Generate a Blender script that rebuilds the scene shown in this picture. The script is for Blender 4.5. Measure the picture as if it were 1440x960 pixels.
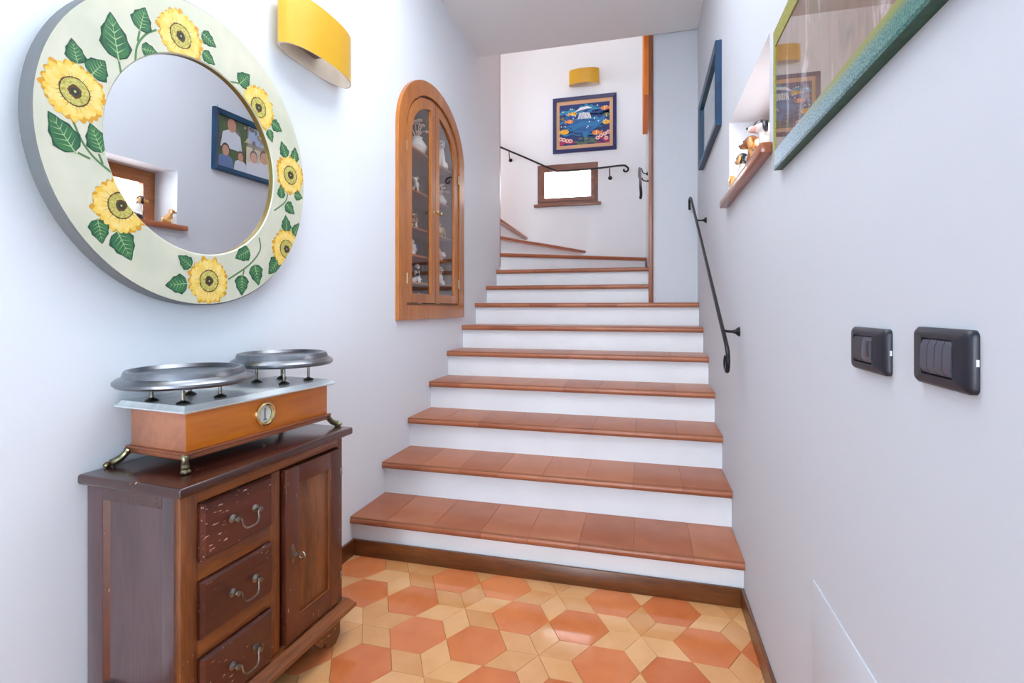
import bpy, bmesh, math, random
from mathutils import Vector, Matrix, noise
random.seed(7)
for o in list(bpy.data.objects): bpy.data.objects.remove(o)
S = bpy.context.scene
COL = S.collection
PI = math.pi
R = math.radians

# ------------------------------------------------------------------ camera
cd = bpy.data.cameras.new('camera'); cam = bpy.data.objects.new('camera', cd); COL.objects.link(cam)
cd.sensor_width = 36; cd.lens = 36*722.57/1440; cd.shift_y = -(480-432.44)/1440
cd.clip_start = .02
cam.location = (0, 0, 1.1705); cam.rotation_euler = (PI/2, 0, .2573)
S.camera = cam

# ------------------------------------------------------------------ world and light
w = bpy.data.worlds.new('sky'); S.world = w; w.use_nodes = True
bg = w.node_tree.nodes['Background']; bg.inputs[0].default_value = (.93, .96, 1, 1); bg.inputs[1].default_value = 6.5
def area(name, loc, rot, sx, sy, power, col):
    l = bpy.data.lights.new(name, 'AREA'); l.shape = 'RECTANGLE'; l.size = sx; l.size_y = sy
    l.energy = power; l.color = col
    o = bpy.data.objects.new(name, l); COL.objects.link(o); o.location = loc; o.rotation_euler = rot
    return o
# daylight of the entrance door behind the camera; the other five are unseen fills added to even the light
area('door_daylight', (-.45, -3.75, 1.25), (R(90), 0, 0), 1.2, 2.0, 30, (.66, .84, 1))
area('side_fill', (.33, -1.7, 1.5), (R(90), 0, R(36)), 1.7, 1.7, 30, (.60, .82, 1))  # added fill from the right that brightens the left wall; no window here
area('hall_fill', (-.5, 1.5, 3.2), (0, 0, 0), 1.1, 1.8, 15, (.90, .94, 1))  # added soft fill above hall and stairs, no lamp hangs here
area('ceiling_fill', (-.45, 1.5, 2.25), (R(180), 0, 0), 1.1, 1.6, 13, (.92, .95, 1)).data.spread = R(95)  # added upward fill, narrowed to brighten only the ceiling
area('stairwell_fill', (-.75, 5.0, 5.95), (0, 0, 0), 1.2, 1.4, 9, (1, .76, .64))  # added warm fill that tints the white stairwell walls
area('upper_flight_fill', (-3.3, 5.4, 3.4), (0, R(-90), 0), 1.2, 1.2, 16, (1, .82, .74))  # added fill that evens out the far stairwell wall
S.view_settings.view_transform = 'Standard'; S.view_settings.look = 'None'
S.view_settings.gamma = 1; S.view_settings.exposure = 0.78
S.view_settings.use_curve_mapping = False

# ------------------------------------------------------------------ materials
def lin(c):
    return tuple(((x/255)/12.92 if x/255 <= .04045 else ((x/255+.055)/1.055)**2.4) for x in c)
def mat(name, rgb=(200, 200, 200), rough=.5, metal=0, spec=.5, coat=0, bump=0, bscale=60, vary=0, vscale=6, vrgb=None, stretch=(1, 1, 1), emit=None, alpha=None):
    m = bpy.data.materials.new(name); m.use_nodes = True
    nt = m.node_tree; b = nt.nodes['Principled BSDF']
    c = lin(rgb)
    b.inputs['Base Color'].default_value = (*c, 1); b.inputs['Roughness'].default_value = rough
    b.inputs['Metallic'].default_value = metal; b.inputs['Specular IOR Level'].default_value = spec
    b.inputs['Coat Weight'].default_value = coat; b.inputs['Coat Roughness'].default_value = .15
    if emit: b.inputs['Emission Color'].default_value = (*lin(emit[0]), 1); b.inputs['Emission Strength'].default_value = emit[1]
    if vary or vrgb or bump:
        tc = nt.nodes.new('ShaderNodeTexCoord'); mp = nt.nodes.new('ShaderNodeMapping'); mp.inputs['Scale'].default_value = stretch
        nt.links.new(tc.outputs['Object'], mp.inputs[0])
    if vary or vrgb:
        n = nt.nodes.new('ShaderNodeTexNoise'); n.inputs['Scale'].default_value = vscale; n.inputs['Detail'].default_value = 6
        nt.links.new(mp.outputs[0], n.inputs[0])
        r = nt.nodes.new('ShaderNodeValToRGB')
        c2 = lin(vrgb) if vrgb else tuple(x*(1-vary) for x in c)
        r.color_ramp.elements[0].position = .32; r.color_ramp.elements[1].position = .68
        r.color_ramp.elements[0].color = (*c2, 1); r.color_ramp.elements[1].color = (*c, 1)
        nt.links.new(n.outputs[0], r.inputs[0]); nt.links.new(r.outputs[0], b.inputs['Base Color'])
    if bump:
        n2 = nt.nodes.new('ShaderNodeTexNoise'); n2.inputs['Scale'].default_value = bscale; n2.inputs['Detail'].default_value = 3
        nt.links.new(mp.outputs[0], n2.inputs[0])
        bp = nt.nodes.new('ShaderNodeBump'); bp.inputs['Strength'].default_value = bump; bp.inputs['Distance'].default_value = .002
        nt.links.new(n2.outputs[0], bp.inputs['Height']); nt.links.new(bp.outputs[0], b.inputs['Normal'])
    return m

def wood(name, c1, c2, grain='x', rough=.38, coat=.15, wear=None, scale=9, pits=0, wear_amt=.66):
    m = bpy.data.materials.new(name); m.use_nodes = True
    nt = m.node_tree; L = nt.links; N = nt.nodes; b = N['Principled BSDF']
    tc = N.new('ShaderNodeTexCoord'); oi = N.new('ShaderNodeObjectInfo')
    ad = N.new('ShaderNodeVectorMath'); ad.operation = 'ADD'; L.new(tc.outputs['Object'], ad.inputs[0])
    ml = N.new('ShaderNodeVectorMath'); ml.operation = 'SCALE'; ml.inputs['Scale'].default_value = 7
    cx = N.new('ShaderNodeCombineXYZ'); [L.new(oi.outputs['Random'], cx.inputs[i]) for i in range(3)]
    L.new(cx.outputs[0], ml.inputs[0]); L.new(ml.outputs[0], ad.inputs[1])
    mp = N.new('ShaderNodeMapping'); L.new(ad.outputs[0], mp.inputs[0])
    mp.inputs['Scale'].default_value = tuple(.12 if a == grain else 1 for a in 'xyz')
    n = N.new('ShaderNodeTexNoise'); n.inputs['Scale'].default_value = scale; n.inputs['Detail'].default_value = 8; n.inputs['Distortion'].default_value = .6
    L.new(mp.outputs[0], n.inputs[0])
    n2 = N.new('ShaderNodeTexNoise'); n2.inputs['Scale'].default_value = scale*12; n2.inputs['Detail'].default_value = 4
    L.new(mp.outputs[0], n2.inputs[0])
    mx = N.new('ShaderNodeMath'); mx.operation = 'MULTIPLY_ADD'; mx.inputs[1].default_value = .35; L.new(n2.outputs[0], mx.inputs[0])
    ms = N.new('ShaderNodeMath'); ms.operation = 'MULTIPLY'; ms.inputs[1].default_value = .65; L.new(n.outputs[0], ms.inputs[0]); L.new(ms.outputs[0], mx.inputs[2])
    r = N.new('ShaderNodeValToRGB'); r.color_ramp.elements[0].position = .36; r.color_ramp.elements[1].position = .62
    r.color_ramp.elements[0].color = (*lin(c1), 1); r.color_ramp.elements[1].color = (*lin(c2), 1)
    L.new(mx.outputs[0], r.inputs[0]); out = r.outputs[0]
    if wear:
        mp2 = N.new('ShaderNodeMapping'); L.new(ad.outputs[0], mp2.inputs[0]); mp2.inputs['Scale'].default_value = tuple(.25 if a == grain else 1 for a in 'xyz')
        n3 = N.new('ShaderNodeTexNoise'); n3.inputs['Scale'].default_value = 190; n3.inputs['Detail'].default_value = 3; L.new(mp2.outputs[0], n3.inputs[0])
        n4 = N.new('ShaderNodeTexNoise'); n4.inputs['Scale'].default_value = 9; L.new(ad.outputs[0], n4.inputs[0])
        pr = N.new('ShaderNodeMath'); pr.operation = 'MULTIPLY_ADD'; pr.inputs[1].default_value = .35; L.new(n4.outputs[0], pr.inputs[0]); 
        h = N.new('ShaderNodeMath'); h.operation = 'MULTIPLY'; h.inputs[1].default_value = .65; L.new(n3.outputs[0], h.inputs[0]); L.new(h.outputs[0], pr.inputs[2])
        rr = N.new('ShaderNodeValToRGB'); rr.color_ramp.elements[0].position = wear_amt; rr.color_ramp.elements[1].position = wear_amt+.02
        L.new(pr.outputs[0], rr.inputs[0])
        mixn = N.new('ShaderNodeMix'); mixn.data_type = 'RGBA'; L.new(rr.outputs[0], mixn.inputs[0]); L.new(out, mixn.inputs[6]); mixn.inputs[7].default_value = (*lin(wear), 1)
        out = mixn.outputs[2]
    if pits:
        n5 = N.new('ShaderNodeTexVoronoi'); n5.inputs['Scale'].default_value = 90; L.new(tc.outputs['Object'], n5.inputs[0])
        n6 = N.new('ShaderNodeTexNoise'); n6.inputs['Scale'].default_value = 25; L.new(tc.outputs['Object'], n6.inputs[0])
        sb = N.new('ShaderNodeMath'); sb.operation = 'ADD'; L.new(n5.outputs['Distance'], sb.inputs[0]); L.new(n6.outputs[0], sb.inputs[1])
        rp = N.new('ShaderNodeValToRGB'); rp.color_ramp.elements[0].position = pits; rp.color_ramp.elements[1].position = pits+.03
        rp.color_ramp.elements[0].color = (1, 1, 1, 1); rp.color_ramp.elements[1].color = (0, 0, 0, 1); L.new(sb.outputs[0], rp.inputs[0])
        mq = N.new('ShaderNodeMix'); mq.data_type = 'RGBA'; L.new(rp.outputs[0], mq.inputs[0]); L.new(out, mq.inputs[6]); mq.inputs[7].default_value = (.02, .01, .01, 1)
        out = mq.outputs[2]
    L.new(out, b.inputs['Base Color'])
    b.inputs['Roughness'].default_value = rough; b.inputs['Coat Weight'].default_value = coat; b.inputs['Coat Roughness'].default_value = .2
    bp = N.new('ShaderNodeBump'); bp.inputs['Strength'].default_value = .25; bp.inputs['Distance'].default_value = .001
    L.new(mx.outputs[0], bp.inputs['Height']); L.new(bp.outputs[0], b.inputs['Normal'])
    return m

def tile_mat(name, c1, c2, rough=.16, coat=0.0, bump=.12, rlo=.75, rhi=1.4):
    """waxed clay: colour drifts inside a tile and from tile to tile"""
    m = bpy.data.materials.new(name); m.use_nodes = True
    nt = m.node_tree; L = nt.links; N = nt.nodes; b = N['Principled BSDF']
    tc = N.new('ShaderNodeTexCoord'); oi = N.new('ShaderNodeObjectInfo')
    ad = N.new('ShaderNodeVectorMath'); ad.operation = 'ADD'; L.new(tc.outputs['Object'], ad.inputs[0])
    cx = N.new('ShaderNodeCombineXYZ'); [L.new(oi.outputs['Random'], cx.inputs[i]) for i in range(3)]
    ml = N.new('ShaderNodeVectorMath'); ml.operation = 'SCALE'; ml.inputs['Scale'].default_value = 11
    L.new(cx.outputs[0], ml.inputs[0]); L.new(ml.outputs[0], ad.inputs[1])
    n = N.new('ShaderNodeTexNoise'); n.inputs['Scale'].default_value = 9; n.inputs['Detail'].default_value = 7; L.new(ad.outputs[0], n.inputs[0])
    m1 = N.new('ShaderNodeMath'); m1.operation = 'MULTIPLY_ADD'; m1.inputs[1].default_value = .45; L.new(oi.outputs['Random'], m1.inputs[0])
    m2 = N.new('ShaderNodeMath'); m2.operation = 'MULTIPLY'; m2.inputs[1].default_value = .6; L.new(n.outputs[0], m2.inputs[0]); L.new(m2.outputs[0], m1.inputs[2])
    r = N.new('ShaderNodeValToRGB'); r.color_ramp.elements[0].position = .25; r.color_ramp.elements[1].position = .75
    r.color_ramp.elements[0].color = (*lin(c1), 1); r.color_ramp.elements[1].color = (*lin(c2), 1)
    L.new(m1.outputs[0], r.inputs[0]); L.new(r.outputs[0], b.inputs['Base Color'])
    n2 = N.new('ShaderNodeTexNoise'); n2.inputs['Scale'].default_value = 14; n2.inputs['Detail'].default_value = 5; L.new(ad.outputs[0], n2.inputs[0])
    mr = N.new('ShaderNodeMapRange'); mr.inputs['To Min'].default_value = rough*rlo; mr.inputs['To Max'].default_value = rough*rhi; L.new(n2.outputs[0], mr.inputs['Value'])
    L.new(mr.outputs[0], b.inputs['Roughness'])
    b.inputs['Coat Weight'].default_value = coat; b.inputs['Coat Roughness'].default_value = .1
    bp = N.new('ShaderNodeBump'); bp.inputs['Strength'].default_value = bump; bp.inputs['Distance'].default_value = .002
    L.new(n2.outputs[0], bp.inputs['Height']); L.new(bp.outputs[0], b.inputs['Normal'])
    return m

def glass_mat(name, tint=(1, 1, 1), k=1.0):
    m = bpy.data.materials.new(name); m.use_nodes = True
    nt = m.node_tree; N = nt.nodes; L = nt.links; N.remove(N['Principled BSDF'])
    t = N.new('ShaderNodeBsdfTransparent'); t.inputs[0].default_value = (*tint, 1)
    g = N.new('ShaderNodeBsdfGlossy'); g.inputs['Roughness'].default_value = .01
    f = N.new('ShaderNodeFresnel'); f.inputs[0].default_value = 1.52
    mu = N.new('ShaderNodeMath'); mu.operation = 'MULTIPLY'; mu.inputs[1].default_value = k; mu.use_clamp = True
    ge = N.new('ShaderNodeNewGeometry'); ib = N.new('ShaderNodeMath'); ib.operation = 'SUBTRACT'; ib.inputs[0].default_value = 1; L.new(ge.outputs['Backfacing'], ib.inputs[1])
    fm = N.new('ShaderNodeMath'); fm.operation = 'MULTIPLY'; L.new(f.outputs[0], fm.inputs[0]); L.new(ib.outputs[0], fm.inputs[1]); L.new(fm.outputs[0], mu.inputs[0])
    mx = N.new('ShaderNodeMixShader'); L.new(mu.outputs[0], mx.inputs[0]); L.new(t.outputs[0], mx.inputs[1]); L.new(g.outputs[0], mx.inputs[2])
    L.new(mx.outputs[0], N['Material Output'].inputs[0])
    return m

M = {}
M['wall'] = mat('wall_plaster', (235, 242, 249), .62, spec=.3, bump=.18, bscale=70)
M['wall_shaded'] = mat('wall_plaster_shaded', (204, 208, 215), .6, spec=.3, bump=.18, bscale=70)  # same plaster darkened: weaker light on these walls put into the colour
M['ceiling'] = mat('ceiling_paint', (240, 243, 244), .8, spec=.2)
M['riser'] = mat('riser_paint', (238, 240, 243), .5, spec=.4, bump=.25, bscale=25, vary=.05, vscale=5)
M['hex'] = tile_mat('terracotta_red', (196, 104, 56), (222, 136, 84), rough=.1)
M['rhomb'] = tile_mat('terracotta_sand', (206, 142, 86), (228, 174, 120), rough=.1)
M['grout'] = mat('grout', (150, 105, 72), .7)
M['mortar'] = mat('tread_mortar', (146, 92, 66), .7)
M['tread'] = tile_mat('tread_clay', (156, 88, 58), (180, 112, 78), rough=.3, bump=.02, rlo=.95, rhi=1.1)
M['skirt'] = wood('skirting_wood', (84, 44, 20), (128, 74, 36), 'x', .35, .3)
M['skirt_y'] = wood('skirting_wood_side', (84, 44, 20), (128, 74, 36), 'y', .35, .3)
M['trimv'] = wood('corner_trim_wood', (112, 58, 32), (150, 82, 48), 'z', .35, .3)
M['dark'] = wood('walnut_frame', (88, 44, 20), (142, 80, 36), 'x', .36, .3, wear=(196, 160, 130), pits=0, wear_amt=.67)
M['darkz'] = wood('walnut_upright', (88, 44, 20), (146, 84, 38), 'z', .36, .3, wear=(196, 160, 130), wear_amt=.67)
M['side'] = wood('walnut_side', (60, 40, 42), (88, 62, 64), 'z', .3, .9, pits=.36)
M['sidetop'] = wood('walnut_pitted_rail', (66, 44, 42), (90, 64, 60), 'x', .45, .4, pits=.66)
M['drawer'] = wood('mahogany_drawer', (62, 24, 16), (92, 42, 28), 'x', .33, .35, wear=(205, 180, 165), wear_amt=.625)
M['door'] = wood('mahogany_door', (70, 28, 18), (98, 48, 28), 'z', .33, .35, wear=(196, 160, 140), wear_amt=.66)
M['panel'] = wood('walnut_panel', (84, 44, 22), (140, 84, 42), 'z', .36, .3, scale=14)
M['ctop'] = wood('walnut_top', (44, 18, 14), (70, 32, 24), 'x', .25, .6, wear=(190, 150, 130), wear_amt=.66)
M['black'] = mat('black_gap', (18, 12, 10), .8)
M['scale_w'] = wood('cherry_box', (176, 86, 6), (206, 118, 14), 'x', .3, .5, scale=5)
M['scale_sheen'] = wood('cherry_box_end_sheen', (150, 92, 66), (178, 116, 84), 'x', .35, .4, scale=5)  # mauve sheen on the box ends painted into the cherry colour
M['scale_m'] = wood('cherry_moulding', (120, 58, 26), (150, 80, 42), 'x', .3, .5)
M['marble'] = mat('marble', (214, 222, 224), .22, vary=.14, vscale=12, stretch=(1, 3, 1))
M['pewter'] = mat('pewter', (150, 154, 160), .30, metal=1, bump=.15, bscale=40, vrgb=(104, 106, 112), vscale=9)
M['brass'] = mat('old_brass', (150, 142, 112), .32, metal=1, vrgb=(110, 100, 76), vscale=40)
M['steel'] = mat('handle_metal', (160, 158, 148), .32, metal=1, vrgb=(100, 96, 84), vscale=50)
M['gold'] = mat('polished_brass', (224, 206, 156), .2, metal=1)
M['dialface'] = mat('dial_face', (206, 212, 208), .4)
M['iron'] = mat('black_iron', (42, 42, 46), .33, metal=.6, bump=.3, bscale=90)
M['mirror'] = mat('mirror_silver', (236, 238, 240), .0, metal=1)
M['ring'] = mat('painted_cream', (216, 214, 194), .42, bump=.2, bscale=50, vrgb=(196, 202, 180), vscale=7, coat=.15)
M['ringedge'] = mat('grey_edge', (112, 116, 118), .6)
M['ringgold'] = mat('olive_gilt_edge', (132, 112, 52), .35, metal=.5)
M['petal'] = mat('petal_yellow', (240, 206, 100), .45, vrgb=(232, 190, 60), vscale=40)
M['petal2'] = mat('petal_pale', (242, 218, 140), .45, vrgb=(238, 200, 84), vscale=40)
M['petal3'] = mat('petal_ochre', (214, 156, 34), .45)
M['ringbrown'] = mat('seed_ring', (92, 60, 20), .5)
M['disc'] = mat('flower_disc', (214, 206, 116), .5, vrgb=(158, 150, 62), vscale=160)
M['core'] = mat('flower_core', (40, 52, 48), .5)
M['leaf'] = mat('leaf_green', (60, 124, 72), .5, vrgb=(34, 92, 62), vscale=30)
M['leafdark'] = mat('leaf_dark', (24, 74, 50), .5)
M['leafl'] = mat('leaf_vein', (158, 192, 134), .5)
M['stem'] = mat('stem_green', (86, 128, 80), .5)
M['lamp'] = mat('amber_shade', (212, 164, 30), .35, coat=.3)
M['lampin'] = mat('white_shade_lining', (232, 222, 208), .6)
M['lampm'] = mat('lamp_fitting', (140, 128, 118), .5, metal=.3)
M['niche'] = wood('golden_oak', (154, 84, 20), (196, 120, 46), 'z', .3, .4, scale=7)
M['nichex'] = wood('golden_oak_rail', (154, 84, 20), (196, 120, 46), 'x', .3, .4, scale=7)
M['nicheback'] = mat('niche_lining', (128, 88, 72), .6, vary=.15)
M['glass'] = glass_mat('pane_glass', k=1.9)
M['picglass'] = glass_mat('picture_glass', k=1.6)
M['winw'] = wood('pine_window', (150, 84, 36), (184, 112, 54), 'x', .32, .35)
M['winb'] = wood('dark_window_wood', (112, 70, 56), (144, 96, 76), 'x', .35, .3)
M['sillw'] = wood('window_sill_wood', (142, 76, 40), (172, 98, 56), 'x', .28, .5)
M['switch'] = mat('black_plastic', (24, 25, 38), .4)
M['rocker'] = mat('grey_rocker', (70, 72, 86), .3)
M['rockerd'] = mat('dark_rocker', (36, 37, 48), .35)
M['whitep'] = mat('white_plastic', (220, 220, 222), .5)
M['navy'] = mat('navy_frame', (30, 34, 92), .4)
M['teal'] = mat('teal_frame', (10, 74, 106), .35, vrgb=(10, 44, 78), vscale=6)
M['peachmat'] = mat('peach_mount', (214, 172, 136), .7)
M['orange'] = mat('orange_canvas', (232, 112, 22), .5)
M['orange2'] = mat('orange_frame', (240, 136, 40), .45)
M['pinkw'] = mat('pale_print', (226, 160, 132), .6)
for k, c in dict(sea=(28, 92, 156), sea2=(20, 50, 112), sea3=(40, 140, 180), whale=(34, 120, 178), whited=(226, 234, 240), fish=(230, 136, 50), fishy=(232, 184, 60), coral=(166, 40, 96), flower=(240, 190, 180), weed=(90, 112, 88), skin=(206, 150, 124), shirt=(214, 220, 232), hair=(74, 54, 44), green=(74, 104, 56), photo=(60, 62, 60), sky=(150, 176, 214), stripe=(92, 120, 170), wallp=(206, 190, 160)).items():
    M[k] = mat('print_'+k, c, .55)
def ceramic(n, c): M[n] = mat('ceramic_'+n, c, .18, coat=.4)
for n, c in dict(cgold=(196, 142, 72), cwhite=(232, 226, 218), cbrown=(140, 84, 48), cblack=(30, 30, 42), cpink=(228, 176, 162), cgrey=(120, 112, 108), cblue=(84, 120, 170), ccream=(228, 208, 172)).items(): ceramic(n, c)

# frame with sponged paint: blue-white to teal, olive towards the opening
def sponged():
    m = bpy.data.materials.new('sponged_frame_paint'); m.use_nodes = True; nt = m.node_tree; N = nt.nodes; L = nt.links; b = N['Principled BSDF']
    tc = N.new('ShaderNodeTexCoord'); n = N.new('ShaderNodeTexNoise'); n.inputs['Scale'].default_value = 300; n.inputs['Detail'].default_value = 2; L.new(tc.outputs['Object'], n.inputs[0])
    sx = N.new('ShaderNodeSeparateXYZ'); L.new(tc.outputs['Object'], sx.inputs[0])
    mr = N.new('ShaderNodeMapRange'); mr.inputs['From Min'].default_value = 0; mr.inputs['From Max'].default_value = .75; mr.inputs['To Min'].default_value = 0; mr.inputs['To Max'].default_value = 1
    L.new(sx.outputs[0], mr.inputs['Value'])
    ra = N.new('ShaderNodeValToRGB'); e = ra.color_ramp.elements; e[0].position = .35; e[0].color = (*lin((96, 128, 158)), 1); e[1].position = .62; e[1].color = (*lin((206, 220, 232)), 1); L.new(n.outputs[0], ra.inputs[0])
    rb = N.new('ShaderNodeValToRGB'); e = rb.color_ramp.elements; e[0].position = .35; e[0].color = (*lin((32, 88, 92)), 1); e[1].position = .65; e[1].color = (*lin((96, 146, 130)), 1); L.new(n.outputs[0], rb.inputs[0])
    mx = N.new('ShaderNodeMix'); mx.data_type = 'RGBA'; L.new(mr.outputs[0], mx.inputs[0]); L.new(ra.outputs[0], mx.inputs[6]); L.new(rb.outputs[0], mx.inputs[7])
    mz = N.new('ShaderNodeMapRange'); mz.inputs['From Min'].default_value = .026; mz.inputs['From Max'].default_value = .05; L.new(sx.outputs[2], mz.inputs['Value'])
    m4 = N.new('ShaderNodeMapRange'); m4.inputs['From Min'].default_value = .22; m4.inputs['From Max'].default_value = .5; L.new(sx.outputs[0], m4.inputs['Value'])
    mm_ = N.new('ShaderNodeMath'); mm_.operation = 'MULTIPLY'; L.new(mz.outputs[0], mm_.inputs[0]); L.new(m4.outputs[0], mm_.inputs[1])
    mo = N.new('ShaderNodeMix'); mo.data_type = 'RGBA'; L.new(mm_.outputs[0], mo.inputs[0]); L.new(mx.outputs[2], mo.inputs[6]); mo.inputs[7].default_value = (*lin((150, 144, 48)), 1)
    L.new(mo.outputs[2], b.inputs['Base Color']); b.inputs['Roughness'].default_value = .45
    return m
M['sponge'] = sponged()
M['spolive'] = mat('olive_frame_paint', (132, 128, 40), .45, vrgb=(160, 160, 84), vscale=200)
M['spgreen'] = mat('dark_green_frame_paint', (22, 62, 40), .5, vrgb=(34, 84, 60), vscale=60)

def abstract():
    m = bpy.data.materials.new('abstract_canvas'); m.use_nodes = True; nt = m.node_tree; N = nt.nodes; L = nt.links; b = N['Principled BSDF']
    tc = N.new('ShaderNodeTexCoord'); mp = N.new('ShaderNodeMapping'); mp.inputs['Scale'].default_value = (9, 1, 2.6); L.new(tc.outputs['Object'], mp.inputs[0])
    n = N.new('ShaderNodeTexNoise'); n.inputs['Scale'].default_value = 1.3; n.inputs['Detail'].default_value = 6; n.inputs['Roughness'].default_value = .62; n.inputs['Distortion'].default_value = 1.1; L.new(mp.outputs[0], n.inputs[0])
    r = N.new('ShaderNodeValToRGB'); e = r.color_ramp.elements
    e[0].position = .3; e[0].color = (*lin((84, 64, 50)), 1); e[1].position = .70; e[1].color = (*lin((206, 196, 200)), 1)
    for p, c in ((.42, (132, 104, 84)), (.5, (150, 118, 104)), (.56, (126, 112, 76)), (.6, (164, 134, 126)), (.63, (196, 178, 178))):
        x = e.new(p); x.color = (*lin(c), 1)
    L.new(n.outputs[0], r.inputs[0]); L.new(r.outputs[0], b.inputs['Base Color']); b.inputs['Roughness'].default_value = .6
    return m
M['abstract'] = abstract()

# ------------------------------------------------------------------ helpers
def obj(name, bm, m, parent=None, loc=None, rot=None, smooth=35, recalc=True):
    if recalc: bmesh.ops.recalc_face_normals(bm, faces=bm.faces)
    me = bpy.data.meshes.new(name); bm.to_mesh(me); bm.free()
    for x in (m if isinstance(m, (list, tuple)) else [m]): me.materials.append(M[x] if isinstance(x, str) else x)
    if smooth:
        me.shade_smooth(); me.set_sharp_from_angle(angle=R(smooth))
    o = bpy.data.objects.new(name, me); COL.objects.link(o)
    if parent: o.parent = parent
    if loc: o.location = loc
    if rot: o.rotation_euler = rot
    return o
def inst(src, name, parent=None, loc=None, rot=None, scale=None):
    o = bpy.data.objects.new(name, src.data); COL.objects.link(o)
    if parent: o.parent = parent
    if loc: o.location = loc
    if rot: o.rotation_euler = rot
    if scale: o.scale = scale
    return o
def root(name, label, cat, loc=(0, 0, 0), rz=0, group=None):
    o = bpy.data.objects.new(name, None); COL.objects.link(o); o.location = loc; o.rotation_euler = (0, 0, rz); o.empty_display_size = .05
    o['label'] = label; o['category'] = cat
    if group: o['group'] = group
    return o
def tag(o, label, cat, group=None):
    o['label'] = label; o['category'] = cat
    if group: o['group'] = group
    return o
def struct(o): o['kind'] = 'structure'; return o
def B(): return bmesh.new()
def box(bm, x0, x1, y0, y1, z0, z1, bev=0, mi=0, seg=2):
    r = bmesh.ops.create_cube(bm, size=1); vs = r['verts']
    bmesh.ops.transform(bm, matrix=Matrix.Translation(((x0+x1)/2, (y0+y1)/2, (z0+z1)/2)) @ Matrix.Diagonal((abs(x1-x0), abs(y1-y0), abs(z1-z0), 1)), verts=vs)
    fs = list({f for v in vs for f in v.link_faces})
    for f in fs: f.material_index = mi
    if bev:
        es = list({e for v in vs for e in v.link_edges})
        r = bmesh.ops.bevel(bm, geom=es, offset=bev, segments=seg, affect='EDGES', profile=.5)
        for f in r['faces']: f.material_index = mi
    return bm
def prism(bm, pts, z0, z1, mi=0, axis='z', holes=(), bev=0):
    """solid from a 2D outline (and holes). axis z: (x,y) up z; axis y: (x,z) along y; axis x: (y,z) along x"""
    def P(p, h): return {'z': (p[0], p[1], h), 'y': (p[0], h, p[1]), 'x': (h, p[0], p[1])}[axis]
    loops = [pts]+list(holes); top = []; bot = []
    for lp in loops:
        top.append([bm.verts.new(P(p, z1)) for p in lp]); bot.append([bm.verts.new(P(p, z0)) for p in lp])
    new = []
    for a, b in zip(top, bot):
        n = len(a)
        for i in range(n): new.append(bm.faces.new((a[i], a[(i+1) % n], b[(i+1) % n], b[i])))
    for grp in (top, bot):
        if not holes: new.append(bm.faces.new(grp[0]))
        else:
            es = []
            for a in grp:
                for i in range(len(a)): es.append(bm.edges.get((a[i], a[(i+1) % len(a)])))
            r = bmesh.ops.triangle_fill(bm, use_beauty=True, edges=es)
            new += [g for g in r['geom'] if isinstance(g, bmesh.types.BMFace)]
    for f in new: f.material_index = mi
    if bev and not holes:
        r = bmesh.ops.bevel(bm, geom=list({e for f in new for e in f.edges}), offset=bev, segments=2, affect='EDGES', profile=.5)
        for f in r['faces']: f.material_index = mi
    return bm
def lathe(bm, prof, n=32, mtx=None, mi=0, cap=True):
    """prof: (r,z) list spun about z"""
    rings = []
    for r, z in prof:
        if r < 1e-6: rings.append([bm.verts.new((0, 0, z))])
        else: rings.append([bm.verts.new((r*math.cos(2*PI*i/n), r*math.sin(2*PI*i/n), z)) for i in range(n)])
    for a, b in zip(rings, rings[1:]):
        for i in range(n):
            j = (i+1) % n
            if len(a) == 1 and len(b) == 1: continue
            if len(a) == 1: f = bm.faces.new((a[0], b[i], b[j]))
            elif len(b) == 1: f = bm.faces.new((a[i], a[j], b[0]))
            else: f = bm.faces.new((a[i], a[j], b[j], b[i]))
            f.material_index = mi
    if cap:
        for rg in (rings[0], rings[-1]):
            if len(rg) > 2: bm.faces.new(rg).material_index = mi
    if mtx: bmesh.ops.transform(bm, matrix=mtx, verts=[v for rg in rings for v in rg])
    return bm
def tube(bm, pts, r, n=10, mi=0, closed=False):
    pts = [Vector(p) for p in pts]; rs = r if isinstance(r, (list, tuple)) else [r]*len(pts)
    rings = []; up = None
    for i, p in enumerate(pts):
        a = pts[i-1] if (i or closed) else p; b = pts[(i+1) % len(pts)] if (i < len(pts)-1 or closed) else p
        t = (b-a).normalized()
        if up is None: up = Vector((0, 0, 1)) if abs(t.z) < .9 else Vector((1, 0, 0))
        s = t.cross(up).normalized(); u2 = s.cross(t).normalized(); up = u2
        rings.append([bm.verts.new(p+rs[i]*(math.cos(2*PI*k/n)*s+math.sin(2*PI*k/n)*u2)) for k in range(n)])
    m = len(rings)
    for i in range(m if closed else m-1):
        a, b = rings[i], rings[(i+1) % m]
        for k in range(n): bm.faces.new((a[k], a[(k+1) % n], b[(k+1) % n], b[k])).material_index = mi
    if not closed:
        bm.faces.new(rings[0]).material_index = mi; bm.faces.new(rings[-1]).material_index = mi
    return bm
def smoothpath(p, k=6):
    """Catmull-Rom through the points"""
    p = [Vector(q) for q in p]; out = []
    for i in range(len(p)-1):
        a = p[max(i-1, 0)]; b = p[i]; c = p[i+1]; d = p[min(i+2, len(p)-1)]
        for j in range(k):
            t = j/k; out.append(.5*((2*b)+(c-a)*t+(2*a-5*b+4*c-d)*t*t+(3*b-a-3*c+d)*t**3))
    out.append(p[-1]); return out
def ell(bm, c, r, rot=(0, 0, 0), seg=12, mi=0):
    from mathutils import Euler
    bmesh.ops.create_uvsphere(bm, u_segments=seg, v_segments=max(6, seg*2//3), radius=1, matrix=Matrix.Translation(c) @ Euler(rot).to_matrix().to_4x4() @ Matrix.Diagonal((*r, 1)))
    return bm
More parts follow.
